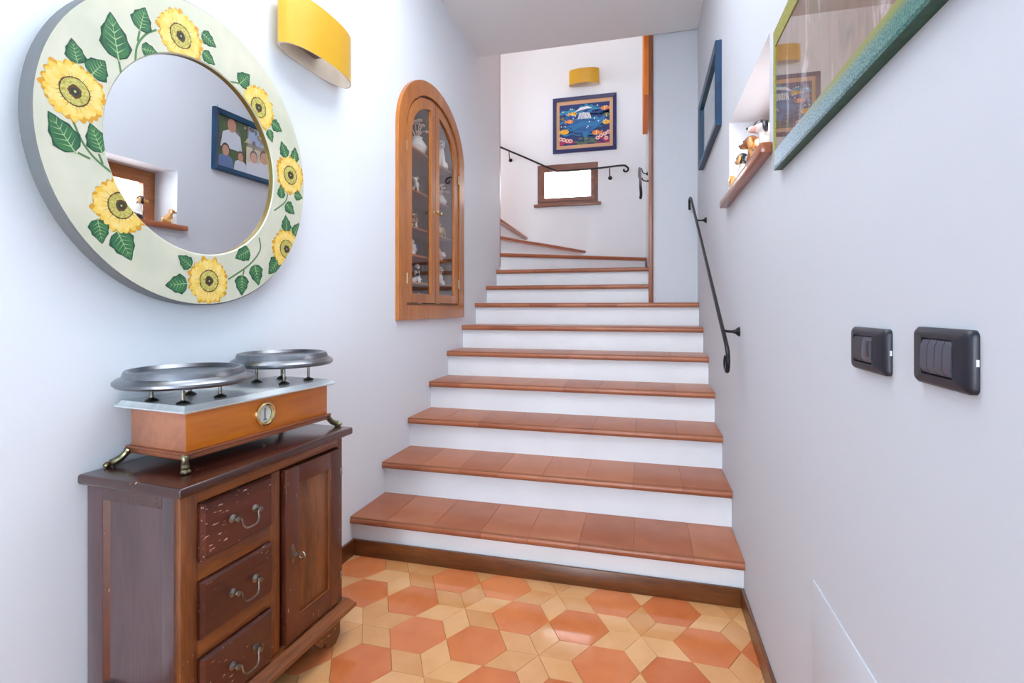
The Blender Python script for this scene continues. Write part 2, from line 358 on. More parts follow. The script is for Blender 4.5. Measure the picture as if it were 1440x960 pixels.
def arc(cx, cz, a, b, t0, t1, n):
    return [(cx+a*math.cos(t0+(t1-t0)*i/n), cz+b*math.sin(t0+(t1-t0)*i/n)) for i in range(n+1)]

H = 1.1705
XL, XR = -1.353, .366
def xleft(y): return XL if y > 2.15 else XL-.047*(2.15-y)

# ------------------------------------------------------------------ walls, floor, ceiling
bm = B()
nc = 3.12
nh = [(nc-.44, 1.17), (nc+.44, 1.17)]+arc(nc, 2.2, .44, .325, 0, PI, 20)
nh = [(nc-.44, 1.17), (nc+.44, 1.17)]+[p for p in arc(nc, 2.2, .44, .325, 0, PI, 20)]
prism(bm, [(2.15, -.02), (4.69, -.02), (4.69, 6.0), (2.15, 6.0)], XL-.32, XL, axis='x', holes=[nh])
prism(bm, [(xleft(-4.1), -4.1), (XL, 2.15), (XL-.32, 2.15), (xleft(-4.1)-.32, -4.1)], -.02, 6.0)
prism(bm, [(-3.4, 4.45), (XL-.32, 4.45), (XL-.32, 4.69), (-3.4, 4.69)], -.02, 6.0)
struct(obj('wall_left', bm, 'wall', smooth=0))
bm = B()
wy0, wy1, wz0, wz1 = 1.74, 2.545, 1.672, 2.02
prism(bm, [(-4.1, -.02), (4.08, -.02), (4.08, 6.0), (-4.1, 6.0)], XR, XR+.30, axis='x', holes=[[(wy0, wz0-.03), (wy1, wz0-.03), (wy1, wz1), (wy0, wz1)]])
struct(obj('wall_right', bm, 'wall_shaded', smooth=0))
bm = B(); prism(bm, [(.035, 4.08), (.66, 4.08), (.66, 6.5), (-.012, 6.5), (-.012, 6.2)], -.02, 6.0)
struct(obj('wall_stairwell_right', bm, 'wall_shaded', smooth=0))
bm = B()
prism(bm, [(-3.4, -.02), (-.012, -.02), (-.012, 6.0), (-3.4, 6.0)], 6.2, 6.5, axis='y', holes=[[(-1.305, 2.43), (-.568, 2.43), (-.568, 2.915), (-1.305, 2.915)]])
struct(obj('wall_back', bm, 'wall', smooth=0))
bm = B(); box(bm, -3.6, -3.4, 4.45, 6.5, -.02, 6.0); struct(obj('wall_stairwell_left', bm, 'wall', smooth=0))
bm = B(); prism(bm, [(-2.0, -.02), (.7, -.02), (.7, 3.5), (-2.0, 3.5)], -4.3, -4.1, axis='y', holes=[[(-1.05, .0), (.15, .0), (.15, 2.25), (-1.05, 2.25)]])
struct(obj('wall_front', bm, 'wall', smooth=0))
bm = B(); prism(bm, [(-2.0, -4.3), (.7, -4.3), (.7, 4.06), (-1.5, 4.06)], 3.25, 3.5)
struct(obj('ceiling', bm, 'ceiling', smooth=0))
bm = B(); box(bm, -3.6, .7, -4.3, 6.5, 6.0, 6.1); struct(obj('ceiling_stairwell', bm, 'ceiling', smooth=0))

# entrance door behind the camera (lets the daylight in)
d = bpy.data.objects.new('door_1', None); COL.objects.link(d); d.location = (-.45, -4.2, 0); struct(d)
bm = B(); prism(bm, [(-.6, 0), (.6, 0), (.6, 2.25), (-.6, 2.25)], -.03, .03, axis='y', holes=[[(-.5, .12), (.5, .12), (.5, 2.15), (-.5, 2.15)]]); obj('door_frame', bm, 'winw', d)
bm = B(); box(bm, -.5, .5, -.003, .003, .12, 2.15); obj('door_pane', bm, 'glass', d)

# floor: red hexagons, and stars of six sand-coloured rhombi between them
fl = B(); box(fl, -2.0, .7, -4.3, 2.3, -.06, -.0075); floor = struct(obj('floor', fl, 'grout', smooth=0))
a = .2215; rp = a*math.sqrt(3)/2; e = a/2; OX, OY = -.354, 1.697
def clip(poly, x0, x1, y0, y1):
    for (ax, lim, sg) in ((0, x0, 1), (0, x1, -1), (1, y0, 1), (1, y1, -1)):
        out = []
        for i in range(len(poly)):
            p, q = poly[i], poly[(i+1) % len(poly)]
            ip, iq = (p[ax]-lim)*sg >= 0, (q[ax]-lim)*sg >= 0
            if ip: out.append(p)
            if ip != iq:
                t = (lim-p[ax])/(q[ax]-p[ax]); out.append((p[0]+t*(q[0]-p[0]), p[1]+t*(q[1]-p[1])))
        poly = out
        if len(poly) < 3: return []
    return poly
def shrink(poly, g):
    n = len(poly); cx = sum(p[0] for p in poly)/n; cy = sum(p[1] for p in poly)/n
    out = []
    for p in poly:
        L_ = math.hypot(p[0]-cx, p[1]-cy) or 1; k = 1-g/L_; out.append((cx+(p[0]-cx)*k, cy+(p[1]-cy)*k))
    return out
def tile_bm(bm, poly, z1=0, cx=0, cy=0):
    poly = [(p[0]-cx, p[1]-cy) for p in poly]
    lo = [bm.verts.new((x, y, -.0075)) for x, y in poly]
    mid = [bm.verts.new((x, y, z1-.0008)) for x, y in poly]
    top = [bm.verts.new((x, y, z1)) for x, y in shrink(poly, .0011)]
    n = len(poly)
    for A_, B_ in ((lo, mid), (mid, top)):
        for i in range(n): bm.faces.new((A_[i], A_[(i+1) % n], B_[(i+1) % n], B_[i]))
    bm.faces.new(top)
rest = B(); rest2 = B()
hexp = [(e*math.cos(PI/3*k), e*math.sin(PI/3*k)) for k in range(6)]
def rhomb(k):
    return [(0, 0), (e*math.cos(PI/3*k), e*math.sin(PI/3*k)), (e*math.cos(PI/3*k)+e*math.cos(PI/3*(k+1)), e*math.sin(PI/3*k)+e*math.sin(PI/3*(k+1))), (e*math.cos(PI/3*(k+1)), e*math.sin(PI/3*(k+1)))]
shared = {}
X1, Y1 = XR-.002, 2.166
for j in range(-31, 4):
    for i in range(-8, 8):
        cx = OX+i*a+(a/2 if j % 2 else 0); cy = OY+j*rp
        star = ((i % 3 == 0) if j % 2 == 0 else (i % 3 == 1))
        shapes = [('hex', hexp)] if not star else [('r%d' % k, rhomb(k)) for k in range(6)]
        for key, sp in shapes:
            X0 = xleft(cy)+.002
            poly = [(x+cx, y+cy) for x, y in sp]
            cl = clip(poly, X0, X1, -4.08, Y1)
            if len(cl) < 3: continue
            area_ = abs(sum(cl[q][0]*cl[(q+1) % len(cl)][1]-cl[(q+1) % len(cl)][0]*cl[q][1] for q in range(len(cl))))/2
            if area_ < 4e-5: continue
            if cy < 1.0: tile_bm(rest if key != 'hex' else rest2, shrink(cl, .0007)); continue
            nm = 'hexagonal_tile' if key == 'hex' else 'rhombic_tile'; mm = 'hex' if key == 'hex' else 'rhomb'
            whole = len(cl) == len(poly) and all(abs(p[0]-q[0])+abs(p[1]-q[1]) < 1e-9 for p, q in zip(sorted(cl), sorted(poly)))
            dz = random.uniform(-.0002, .0003)
            if whole:
                if key not in shared:
                    b_ = B(); tile_bm(b_, shrink(sp, .0007)); shared[key] = obj(nm, b_, mm, floor, (cx, cy, dz), smooth=0)
                else: inst(shared[key], nm, floor, (cx, cy, dz))
            else:
                b_ = B(); tile_bm(b_, shrink(cl, .0007), 0, cx, cy); obj(nm, b_, mm, floor, (cx, cy, dz), smooth=0)
for q_, m_ in ((rest, 'rhomb'), (rest2, 'hex')): o = obj('tile_field', q_, m_, floor, smooth=0); o['kind'] = 'stuff'

# skirting boards
bm = B(); box(bm, XL+.012, XR-.012, 2.160, 2.173, 0, .075, .002); struct(obj('baseboard_stair', bm, 'skirt'))
bm = B(); box(bm, XR-.012, XR, -4.08, 2.172, 0, .075, .002); struct(obj('baseboard_right', bm, 'skirt_y'))
bm = B(); prism(bm, [(xleft(-4.08), -4.08), (XL, 2.15), (XL, 2.172), (XL+.012, 2.172), (XL+.012, 2.15), (xleft(-4.08)+.012, -4.08)], 0, .075); struct(obj('baseboard_left', bm, 'skirt_y'))

# corner trims of the stairwell
bm = B(); box(bm, .010, .045, 4.062, 4.098, 1.208, 3.25, .003); struct(obj('trim_1', bm, 'trimv'))
bm = B(); box(bm, XL-.022, XL+.0015, 4.686, 4.70, 1.56, 4.2); struct(obj('trim_2', bm, 'trimv'))

# ------------------------------------------------------------------ staircase
st = root('staircase', 'white staircase with terracotta tiled treads, turning left at the top', 'staircase')
Y0, g = 2.1414, .3014
ytop = lambda k: Y0+(k-1)*g           # nose line of step k
zt = [0]+[.17*k for k in range(1, 8)]+[1.342, 1.502]
TH = .018
def tread_tiles(par, xs, y0, yfun, z):
    """a row of clay tiles with a rounded nose"""
    q_ = B(); prism(q_, [(xs[0]+.001, y0+.004), (xs[-1]-.001, y0+.004), (xs[-1]-.001, yfun(xs[-1])-.002), (xs[0]+.001, yfun(xs[0])-.002)], -TH+.004, TH-.0015); obj('mortar_bed', q_, 'mortar', par, smooth=0)
    for i in range(len(xs)-1):
        x0, x1 = xs[i]+.0013, xs[i+1]-.0013
        b_ = B(); ra = TH; pr = []
        ye0, ye1 = yfun(x0), yfun(x1)
        nose = [(y0+ra-ra*math.cos(t), ra*math.sin(t)) for t in [(-PI/2)+PI*q/8 for q in range(9)]]
        A_ = [b_.verts.new((x0, y, zz)) for y, zz in nose]+[b_.verts.new((x0, ye0, TH)), b_.verts.new((x0, ye0, -TH))]
        C_ = [b_.verts.new((x1, y, zz)) for y, zz in nose]+[b_.verts.new((x1, ye1, TH)), b_.verts.new((x1, ye1, -TH))]
        n = len(A_)
        for q in range(n): b_.faces.new((A_[q], A_[(q+1) % n], C_[(q+1) % n], C_[q]))
        b_.faces.new(A_); b_.faces.new(C_)
        xm = (x0+x1)/2
        bmesh.ops.translate(b_, verts=b_.verts, vec=(-xm, -y0, 0))
        obj('tread_tile', b_, 'tread', par, (xm, y0, 0))
pv = (XL-.02, 4.68)                                    # the post the winders turn round
r10 = (-.003, 5.50); r11 = (-.712, 6.2); r12 = (-1.431, 6.2)
for k in range(1, 10):
    z = zt[k]; y = ytop(k)
    xr = XR if k <= 7 else .035-.0213*(y-4.08)
    yb = y+g+.036
    rb_ = B(); y_r = y+.034
    if k < 9 and k != 7: box(rb_, XL, (XR if k < 8 else .02), y_r, min(yb+.002, 4.078) if k < 7 else yb, 0 if k == 1 else zt[k-1]+TH-.002, z-TH+.001)
    if k == 7: box(rb_, XL, XR, y_r, 4.078, zt[6]+TH-.002, z-TH+.001)
    if k == 9: prism(rb_, [(XL, y_r), (.012, y_r), (.0, 5.53), (XL, 4.74)], zt[8]+TH-.002, z-TH+.001)
    obj('riser', rb_, 'riser', st, smooth=0)
    tr = bpy.data.objects.new('tread', None); COL.objects.link(tr); tr.parent = st; tr.location = (0, 0, z)
    wd = xr-XL; cuts = [XL]+[XL+wd*(q/8)+random.uniform(-.006, .006) for q in range(1, 8)]+[xr]
    if k == 1: cuts = [XL, -1.165, -.932, -.707, -.496, -.277, -.056, .177, xr]
    if k in (1, 2, 3, 4, 5, 6): yf = lambda x, yb=yb: yb
    elif k == 7: yf = lambda x, yb=yb: yb if x < .02 else 4.079
    elif k == 8: yf = lambda x, yb=yb: yb
    else: yf = lambda x: 4.70+(x-XL)*(5.53-4.70)/(0-XL)
    if k == 7: cuts = [XL, -1.13, -.9, -.68, -.45, -.22, .01, .19, xr]
    tread_tiles(tr, cuts, y, yf, z)
def winder(front_l, front_r, back, z, zlow):
    """a wedge step: clay slab with rounded nose over a white riser"""
    tr = bpy.data.objects.new('tread', None); COL.objects.link(tr); tr.parent = st; tr.location = (0, 0, z)
    F0, F1 = Vector(front_l), Vector(front_r); dv = (F1-F0).normalized(); nrm = Vector((dv.y, -dv.x))   # towards the camera
    b_ = B(); n = 8; A_, C_ = [], []
    for q in range(n+1):
        t = -PI/2+PI*q/n; off = nrm*(TH*math.cos(t)-TH); A_.append(b_.verts.new((F0.x+off.x, F0.y+off.y, TH*math.sin(t)))); C_.append(b_.verts.new((F1.x+off.x, F1.y+off.y, TH*math.sin(t))))
    for q in range(n): b_.faces.new((A_[q], A_[q+1], C_[q+1], C_[q]))
    topb = [b_.verts.new((x, y, TH)) for x, y in back]; botb = [b_.verts.new((x, y, -TH)) for x, y in back]
    b_.faces.new([A_[-1], C_[-1]]+topb); b_.faces.new([A_[0], C_[0]]+botb)
    lt = [C_[-1]]+topb+[A_[-1]]; lb = [C_[0]]+botb+[A_[0]]
    for q in range(len(lt)-1): b_.faces.new((lt[q], lt[q+1], lb[q+1], lb[q]))
    b_.faces.new(A_); b_.faces.new(C_)
    obj('tread_tile', b_, 'tread', tr)
    G0 = F0-nrm*.034; G1 = F1-nrm*.034
    rb_ = B(); prism(rb_, [tuple(G0), tuple(G1)]+list(back), zlow, z-TH+.001); obj('riser', rb_, 'riser', st, smooth=0)
winder(pv, r10, [(-.012, 6.195), (-.72, 6.195), (XL-.01, 4.72)], 1.674, 1.50)
winder(pv, r11, [(-1.44, 6.195), (XL-.03, 4.72)], 1.842, 1.67)
winder((XL-.02, 4.70), r12, [(-2.4, 6.195), (-2.4, 4.70)], 2.030, 1.84)
bm = B(); box(bm, -3.4, -2.38, 4.695, 6.195, 2.02, 2.2); obj('landing', bm, 'riser', st, smooth=0)

# ------------------------------------------------------------------ windows
def window(name, loc, rz, x0, x1, z0, z1, fw, depth, sillx, sillz, proud, wm='winw', sm='sillw'):
    wn = bpy.data.objects.new(name, None); COL.objects.link(wn); wn.location = loc; wn.rotation_euler = (0, 0, rz); struct(wn)
    b_ = B(); prism(b_, [(x0, z0), (x1, z0), (x1, z1), (x0, z1)], depth, depth+.06, axis='y', holes=[[(x0+fw*.55, z0+fw*.5), (x1-fw*.55, z0+fw*.5), (x1-fw*.55, z1-fw*.55), (x0+fw*.55, z1-fw*.55)]])
    obj('window_frame', b_, wm, wn)
    b_ = B(); q = fw*.5; prism(b_, [(x0+q, z0+q*.8), (x1-q, z0+q*.8), (x1-q, z1-q), (x0+q, z1-q)], depth-.014, depth+.03, axis='y', holes=[[(x0+fw, z0+fw*.9), (x1-fw, z0+fw*.9), (x1-fw, z1-fw), (x0+fw, z1-fw)]])
    obj('window_sash', b_, wm, wn)
    b_ = B(); box(b_, x0+fw*.9, x1-fw*.9, depth+.012, depth+.016, z0+fw*.8, z1-fw*.9); obj('window_pane', b_, 'glass', wn)
    b_ = B(); zt_ = sillz[1]
    prism(b_, [(x0, -.0), (x0, depth+.05), (x1, depth+.05), (x1, 0), (sillx[1], 0), (sillx[1], -proud), (sillx[0], -proud), (sillx[0], 0)], sillz[0], zt_, bev=.006)
    obj('window_sill', b_, sm, wn)
    return wn
w1 = window('window_1', (0, 6.2, 0), 0, -1.303, -.570, 2.432, 2.913, .085, .012, (-1.345, -.532), (2.400, 2.432), .045, 'winb', 'winb')
w2 = window('window_2', (XR, 0, 0), -PI/2, -wy1+.002, -wy0-.002, wz0, wz1-.002, .085, .20, (-2.60, -1.695), (1.638, 1.672), .036)

# ------------------------------------------------------------------ handrails
def rosette(par, x, y, z, ax, L_, drop=0, r=.02):
    """wall plate and arm; ax = direction from the wall to the rail"""
    ax = Vector(ax); p = Vector((x, y, z))
    b_ = B(); q = ax.to_track_quat('Z', 'Y').to_matrix().to_4x4()
    lathe(b_, [(r, 0), (r, .003), (r*.75, .010), (r*.4, .018), (r*.36, .026), (0, .026)], 16, Matrix.Translation(p) @ q)
    tube(b_, smoothpath([p+ax*.012, p+ax*(L_*.75)+Vector((0, 0, drop*.2)), p+ax*L_+Vector((0, 0, drop))], 5), .0055, 8)
    return obj('bracket', b_, 'iron', par)
hr = root('handrail', 'black iron handrail with curled ends on the white wall beside the lower steps', 'handrail', (XR, 3.0, 1.46))
T = lambda pts: [(x-XR, y-3.0, z-1.46) for x, y, z in pts]
xo = XR-.062
path = [(xo, 4.02, 1.90), (xo, 4.035, 1.935), (xo, 4.01, 1.975), (xo, 3.93, 1.965)]+[(xo, y, 1.733+(y-3.489)*.546) for y in (3.85, 3.489, 2.9, 2.35, 2.22)]+[(xo, 2.165, 1.005), (xo, 2.145, .965), (xo, 2.16, .925), (xo, 2.20, .925), (xo, 2.215, .955), (xo, 2.20, .975)]
bm = B(); tube(bm, smoothpath(T(path), 5), .0085, 12); obj('rail', bm, 'iron', hr)
rosette(hr, 0, 2.274-3, 1.072-1.46, (-1, 0, 0), .060, .004); rosette(hr, 0, 3.489-3, 1.729-1.46, (-1, 0, 0), .060, .004)

hb = root('handrail', 'black iron handrail crossing the small window on the far stairwell wall', 'handrail', (-1.0, 6.2, 2.8))
T = lambda pts: [(x+1.0, y-6.2, z-2.8) for x, y, z in pts]
yy = 6.2-.075
bm = B(); tube(bm, smoothpath(T([(-2.5, yy, 3.53), (-1.788, yy, 3.174), (-1.40, yy, 2.985), (-1.10, yy, 2.835), (-1.0, yy, 2.812), (-.60, yy, 2.815), (-.30, yy, 2.83), (-.235, yy, 2.815), (-.212, yy, 2.78), (-.235, yy, 2.755), (-.262, yy, 2.765), (-.262, yy, 2.785)]), 5), .011, 10); obj('rail', bm, 'iron', hb)
rosette(hb, -.65, 0, .21, (0, -1, 0), .072, .10, .024); rosette(hb, .574, 0, -.09, (0, -1, 0), .072, .10, .024)
hs = root('handrail', 'short black iron handrail on the right stairwell wall below the orange picture', 'handrail', (.03, 5.0, 2.4))
T = lambda pts: [(x-.03, y-5.0, z-2.4) for x, y, z in pts]
bm = B(); tube(bm, smoothpath(T([(-.055, 4.50, 2.10), (-.05, 4.47, 2.13), (-.055, 4.50, 2.20), (-.06, 4.75, 2.32), (-.075, 5.45, 2.60), (-.08, 5.52, 2.60), (-.08, 5.53, 2.53)]), 5), .012, 10); obj('rail', bm, 'iron', hs)
rosette(hs, -.004, -.38, -.13, (-1, 0, 0), .072, .03, .022); rosette(hs, -.02, .36, .12, (-1, 0, 0), .066, .06, .022)

# ------------------------------------------------------------------ sunflower mirror (local: x along the wall, y into the wall, z up)
th = .022
mr_c = Vector((-1.325, 1.3)); off = 1.293-1.3
mc = (mr_c.x+math.sin(th)*off, mr_c.y+math.cos(th)*off, 1.630)
mi_ = root('wall_mirror', 'large round wall mirror in a cream frame painted with sunflowers', 'mirror', mc, PI/2-.036)
mi_.rotation_euler.x = .010
RO, RI = .455, .294; CO = (.004, .003)
no = 96
outer = [(CO[0]+RO*math.cos(2*PI*i/no), CO[1]+RO*math.sin(2*PI*i/no)) for i in range(no)]
inner = [(RI*math.cos(2*PI*i/no), RI*math.sin(2*PI*i/no)) for i in range(no)]
bm = B()
rg = []
for rad, yy_, cc in ((RO, .042, CO), (RO, .004, CO), (RO-.004, 0, CO), (RI+.004, 0, (0, 0)), (RI, .003, (0, 0)), (RI+.001, .009, (0, 0)), (RI, .015, (0, 0))):
    rg.append([bm.verts.new((cc[0]+rad*math.cos(2*PI*i/no), yy_, cc[1]+rad*math.sin(2*PI*i/no))) for i in range(no)])
for q, (A_, C_) in enumerate(zip(rg, rg[1:])):
    for i in range(no):
        f = bm.faces.new((A_[i], A_[(i+1) % no], C_[(i+1) % no], C_[i])); f.material_index = {0: 1, 1: 1, 2: 0, 3: 0, 4: 2, 5: 2}[q]
obj('frame', bm, ['ring', 'ringedge', 'ringgold'], mi_)
bm = B(); lathe(bm, [(0, -.002), (RI+.001, -.002), (RI+.001, .002), (0, .002)], 96, Matrix.Translation((0, .014, 0)) @ Matrix.Rotation(PI/2, 4, 'X')); obj('mirror_glass', bm, 'mirror', mi_, smooth=20)
def keep(x, z):
    r_ = math.hypot(x, z)
    if r_ < RI+.003: k = (RI+.003)/r_; x, z = x*k, z*k
    dx, dz = x-CO[0], z-CO[1]; r_ = math.hypot(dx, dz)
    if r_ > RO-.005: k = (RO-.005)/r_; x, z = CO[0]+dx*k, CO[1]+dz*k
    return x, z
def poly_face(b_, pts, y, mi=0):
    vs = []
    for x, z in pts:
        x, z = keep(x, z); vs.append(b_.verts.new((x, y, z)))
    try: f = b_.faces.new(vs); f.material_index = mi
    except ValueError: pass
def flower(cx, cz, r):
    b_ = B()
    for layer, (n, rr, ph, mi, dy) in enumerate(((24, 1.0, 0, 2, -.0004), (22, .93, .1, 0, -.0007), (20, .86, .25, 1, -.0010))):
        for k in range(n):
            t = 2*PI*k/n+ph+random.uniform(-.05, .05); l = r*rr*random.uniform(.9, 1.06); wv = r*.135
            ct, s_ = math.cos(t), math.sin(t); pts = []
            for u, v in ((.38, -.6), (.6, -1), (.85, -.95), (.97, -.45), (1, 0), (.97, .45), (.85, .95), (.6, 1), (.38, .6)):
                pts.append((cx+ct*l*u-s_*wv*v, cz+s_*l*u+ct*wv*v))
            poly_face(b_, pts, dy-k*.000004, mi)
    def disc(rad, y, mi, n=28, jag=0):
        poly_face(b_, [(cx+rad*(1+jag*random.uniform(-1, 1))*math.cos(2*PI*i/n), cz+rad*(1+jag*random.uniform(-1, 1))*math.sin(2*PI*i/n)) for i in range(n)], y, mi)
    for k in range(26):    # fine brown rays
        t = 2*PI*k/26+random.uniform(-.08, .08); l = r*random.uniform(.52, .72); ct, s_ = math.cos(t), math.sin(t); wv = .0007
        poly_face(b_, [(cx+ct*r*.4-s_*wv, cz+s_*r*.4+ct*wv), (cx+ct*r*.4+s_*wv, cz+s_*r*.4-ct*wv), (cx+ct*l, cz+s_*l)], -.00115, 3)
    disc(r*.46, -.0012, 3, jag=.03); disc(r*.42, -.0014, 4, jag=.02); disc(r*.2, -.0016, 3, 16, .15); disc(r*.13, -.0018, 5, 14, .1); disc(r*.04, -.002, 4, 8)
    return obj('painted_sunflower', b_, ['petal', 'petal2', 'petal3', 'ringbrown', 'disc', 'core'], mi_, smooth=0, recalc=False)
for cx, cz in [(-.362, .062), (-.082, .337), (.219, .239), (.38, .043), (-.25, -.192), (.363, -.239), (.022, -.376)]: flower(cx, cz, .076)
def leaf(x0, z0, x1, z1, fat=.30):
    b_ = B(); dx, dz = x1-x0, z1-z0; L_ = math.hypot(dx, dz); ux, uz = dx/L_, dz/L_; px, pz = -uz, ux
    W_ = max(L_*fat, .013)
    prof = [(0, .05), (.06, .55), (.16, .9), (.3, 1), (.45, .93), (.6, .76), (.75, .5), (.88, .24), (1.0, 0)]
    P = lambda t, s_: (x0+ux*L_*t+px*W_*s_, z0+uz*L_*t+pz*W_*s_)
    up = [P(t, s_*(1+(.1 if q % 2 else -.06))) for q, (t, s_) in enumerate(prof)]; dn = [P(t, -s_*(1+(.1 if q % 2 else -.06))) for q, (t, s_) in enumerate(prof)]
    poly_face(b_, up+dn[::-1][1:], -.0005, 1)
    up2 = [P(.02+t*.94, s_*.86) for t, s_ in prof]; dn2 = [P(.02+t*.94, -s_*.86) for t, s_ in prof]
    poly_face(b_, up2+dn2[::-1][1:], -.0007, 0)
    for s_ in (1, -1):
        for t in (.12, .26, .4, .54, .68):
            w_ = [q for q in prof if q[0] >= t][0][1]*.72
            poly_face(b_, [P(t, 0), P(t+.03, 0), P(t+.17, s_*w_)], -.0009, 2)
    poly_face(b_, [P(-.05, .05), P(-.05, -.05), P(.95, 0)], -.0010, 2)
    return obj('painted_leaf', b_, ['leaf', 'leafdark', 'leafl'], mi_, smooth=0, recalc=False)
LV = [(-0.356, 0.132, -0.37, 0.188), (-0.259, 0.187, -0.281, 0.3), (-0.323, 0.109, -0.296, 0.168), (-0.204, 0.292, -0.189, 0.362), (-0.198, 0.244, -0.145, 0.251), (-0.011, 0.383, 0.043, 0.364), (-0.007, 0.327, 0.039, 0.306), (0.135, 0.287, 0.18, 0.338), (0.282, 0.21, 0.335, 0.194), (0.267, 0.179, 0.287, 0.138), (0.357, 0.104, 0.33, 0.158), (0.403, 0.101, 0.405, 0.157), (-0.361, -0.083, -0.418, -0.004), (-0.298, -0.067, -0.328, -0.001), (0.335, -0.053, 0.33, -0.004), (0.403, -0.024, 0.45, -0.03), (0.357, -0.068, 0.405, -0.101), (0.363, -0.173, 0.357, -0.111), (0.403, -0.183, 0.432, -0.13), (0.324, -0.282, 0.272, -0.339), (-0.308, -0.237, -0.296, -0.298), (-0.259, -0.261, -0.221, -0.334), (-0.04, -0.336, -0.085, -0.306), (-0.054, -0.387, -0.125, -0.396), (0.184, -0.262, 0.123, -0.296), (0.152, -0.35, 0.152, -0.42), (0.208, -0.31, 0.227, -0.382)]
for l in LV:
    if (l[0], l[1]) == (-.323, .109): leaf(-.325, .118, -.292, .168, .5)
    else: leaf(*l, fat=.34 if math.hypot(l[2]-l[0], l[3]-l[1]) > .085 else .4)
ST_ = [[(-0.251, 0.148), (-0.259, 0.187)], [(-0.215, 0.2), (-0.21, 0.247), (-0.186, 0.29), (-0.156, 0.317)], [(0.096, 0.278), (0.139, 0.289), (0.175, 0.28)], [(-0.366, -0.007), (-0.345, -0.052), (-0.316, -0.085), (-0.275, -0.111)], [(-0.354, -0.083), (-0.326, -0.09)], [(-0.306, -0.072), (-0.296, -0.095)], [(-0.204, 0.289), (-0.209, 0.259)], [(0.368, -0.031), (0.352, -0.065), (0.298, -0.106)], [(0.227, -0.214), (0.232, -0.257), (0.184, -0.312), (0.096, -0.367)], [(0.157, -0.349), (0.161, -0.332)]]
for s_ in ST_:
    pts = smoothpath([(x, 0, z) for x, z in s_], 6); b_ = B(); n = len(pts); L1, L2 = [], []
    for i, p in enumerate(pts):
        t = (pts[min(i+1, n-1)]-pts[max(i-1, 0)]).normalized(); wv = .0028; L1.append((p.x-t.z*wv, p.z+t.x*wv)); L2.append((p.x+t.z*wv, p.z-t.x*wv))
    for i in range(n-1): poly_face(b_, [L1[i], L1[i+1], L2[i+1], L2[i]], -.0003, 0)
    obj('painted_stem', b_, ['stem'], mi_, smooth=0, recalc=False)

# ------------------------------------------------------------------ wall lamps
def wall_lamp(label, loc, rz, hw, hd, h):
    r = root('wall_lamp', label, 'lamp', loc, rz)
    n = 48; b_ = B(); rings = []
    for rr, z in ((1, 0), (1, h), (.955, h), (.955, 0)):
        ring_ = []
        for i in range(n):
            t = 2*PI*i/n; c_, s_ = math.cos(t), math.sin(t)
            depth_ = hd if s_ < 0 else hd*.62
            ring_.append(b_.verts.new((hw*rr*math.copysign(abs(c_)**.85, c_), -hd*.62+depth_*rr*s_-.002, z)))
        rings.append(ring_)
    for q in range(4):
        A_, C_ = rings[q], rings[(q+1) % 4]
        for i in range(n): b_.faces.new((A_[i], A_[(i+1) % n], C_[(i+1) % n], C_[i])).material_index = 0 if q == 0 else 1
    obj('lamp_shade', b_, ['lamp', 'lampin'], r)
    b_ = B(); box(b_, -hw*.55, hw*.25, -hd*.9, -.001, h*.32, h*.62, .004); obj('fitting', b_, 'lampm', r)
    b_ = B(); box(b_, -hw*.12, hw*.2, -hd*1.1, -hd*.5, h*.28, h*.5, .004); obj('bulb_socket', b_, 'black', r)
    return r
wall_lamp('amber half-round wall lamp on the left wall between mirror and arched cabinet', (xleft(1.84), 1.845, 2.16), PI/2-.03, .215, .075, .20)
wall_lamp('small amber wall lamp above the fish picture on the far wall', (-.73, 6.2, 3.83), 0, .18, .07, .175)

# ------------------------------------------------------------------ arched display cabinet set in the wall (local x = along wall from arch centre, y into wall)
ac = root('display_cabinet', 'arched golden wooden display cabinet with two glass doors set in left wall', 'cabinet', (XL, nc, 0), PI/2)
bm = B()
AO = [(-.525, 1.10), (.525, 1.10)]+arc(0, 2.2, .525, .40, 0, PI, 28)
AI = [(-.43, 1.185), (.43, 1.185)]+arc(0, 2.2, .43, .312, 0, PI, 28)
prism(bm, AO, -.022, 0.0, axis='y', holes=[AI]); obj('frame', bm, 'niche', ac)
bm = B()   # inner lip
AI2 = [(-.418, 1.197), (.418, 1.197)]+arc(0, 2.2, .418, .300, 0, PI, 28)
prism(bm, AI, .004, .03, axis='y', holes=[AI2]); obj('inner_lip', bm, 'niche', ac)
bm = B()   # lining box
LI = [(-.436, 1.175), (.436, 1.175)]+arc(0, 2.2, .436, .320, 0, PI, 28)
LJ = [(-.424, 1.19), (.424, 1.19)]+arc(0, 2.2, .424, .308, 0, PI, 28)
prism(bm, LI, .0, .27, axis='y', holes=[LJ]); obj('lining', bm, 'nicheback', ac)
bm = B(); prism(bm, LI, .268, .276, axis='y'); obj('back_panel', bm, 'nicheback', ac)
def archseg(xa, xb, a_, b_2, zs, zb, n=12):
    """outline between x=xa..xb under an elliptic arch (centre 0), bottom at zb"""
    top = []
    for i in range(n+1):
        x = xb+(xa-xb)*i/n; top.append((x, zs+b_2*math.sqrt(max(0, 1-(x/a_)**2))))
    return [(xa, zb), (xb, zb)]+top
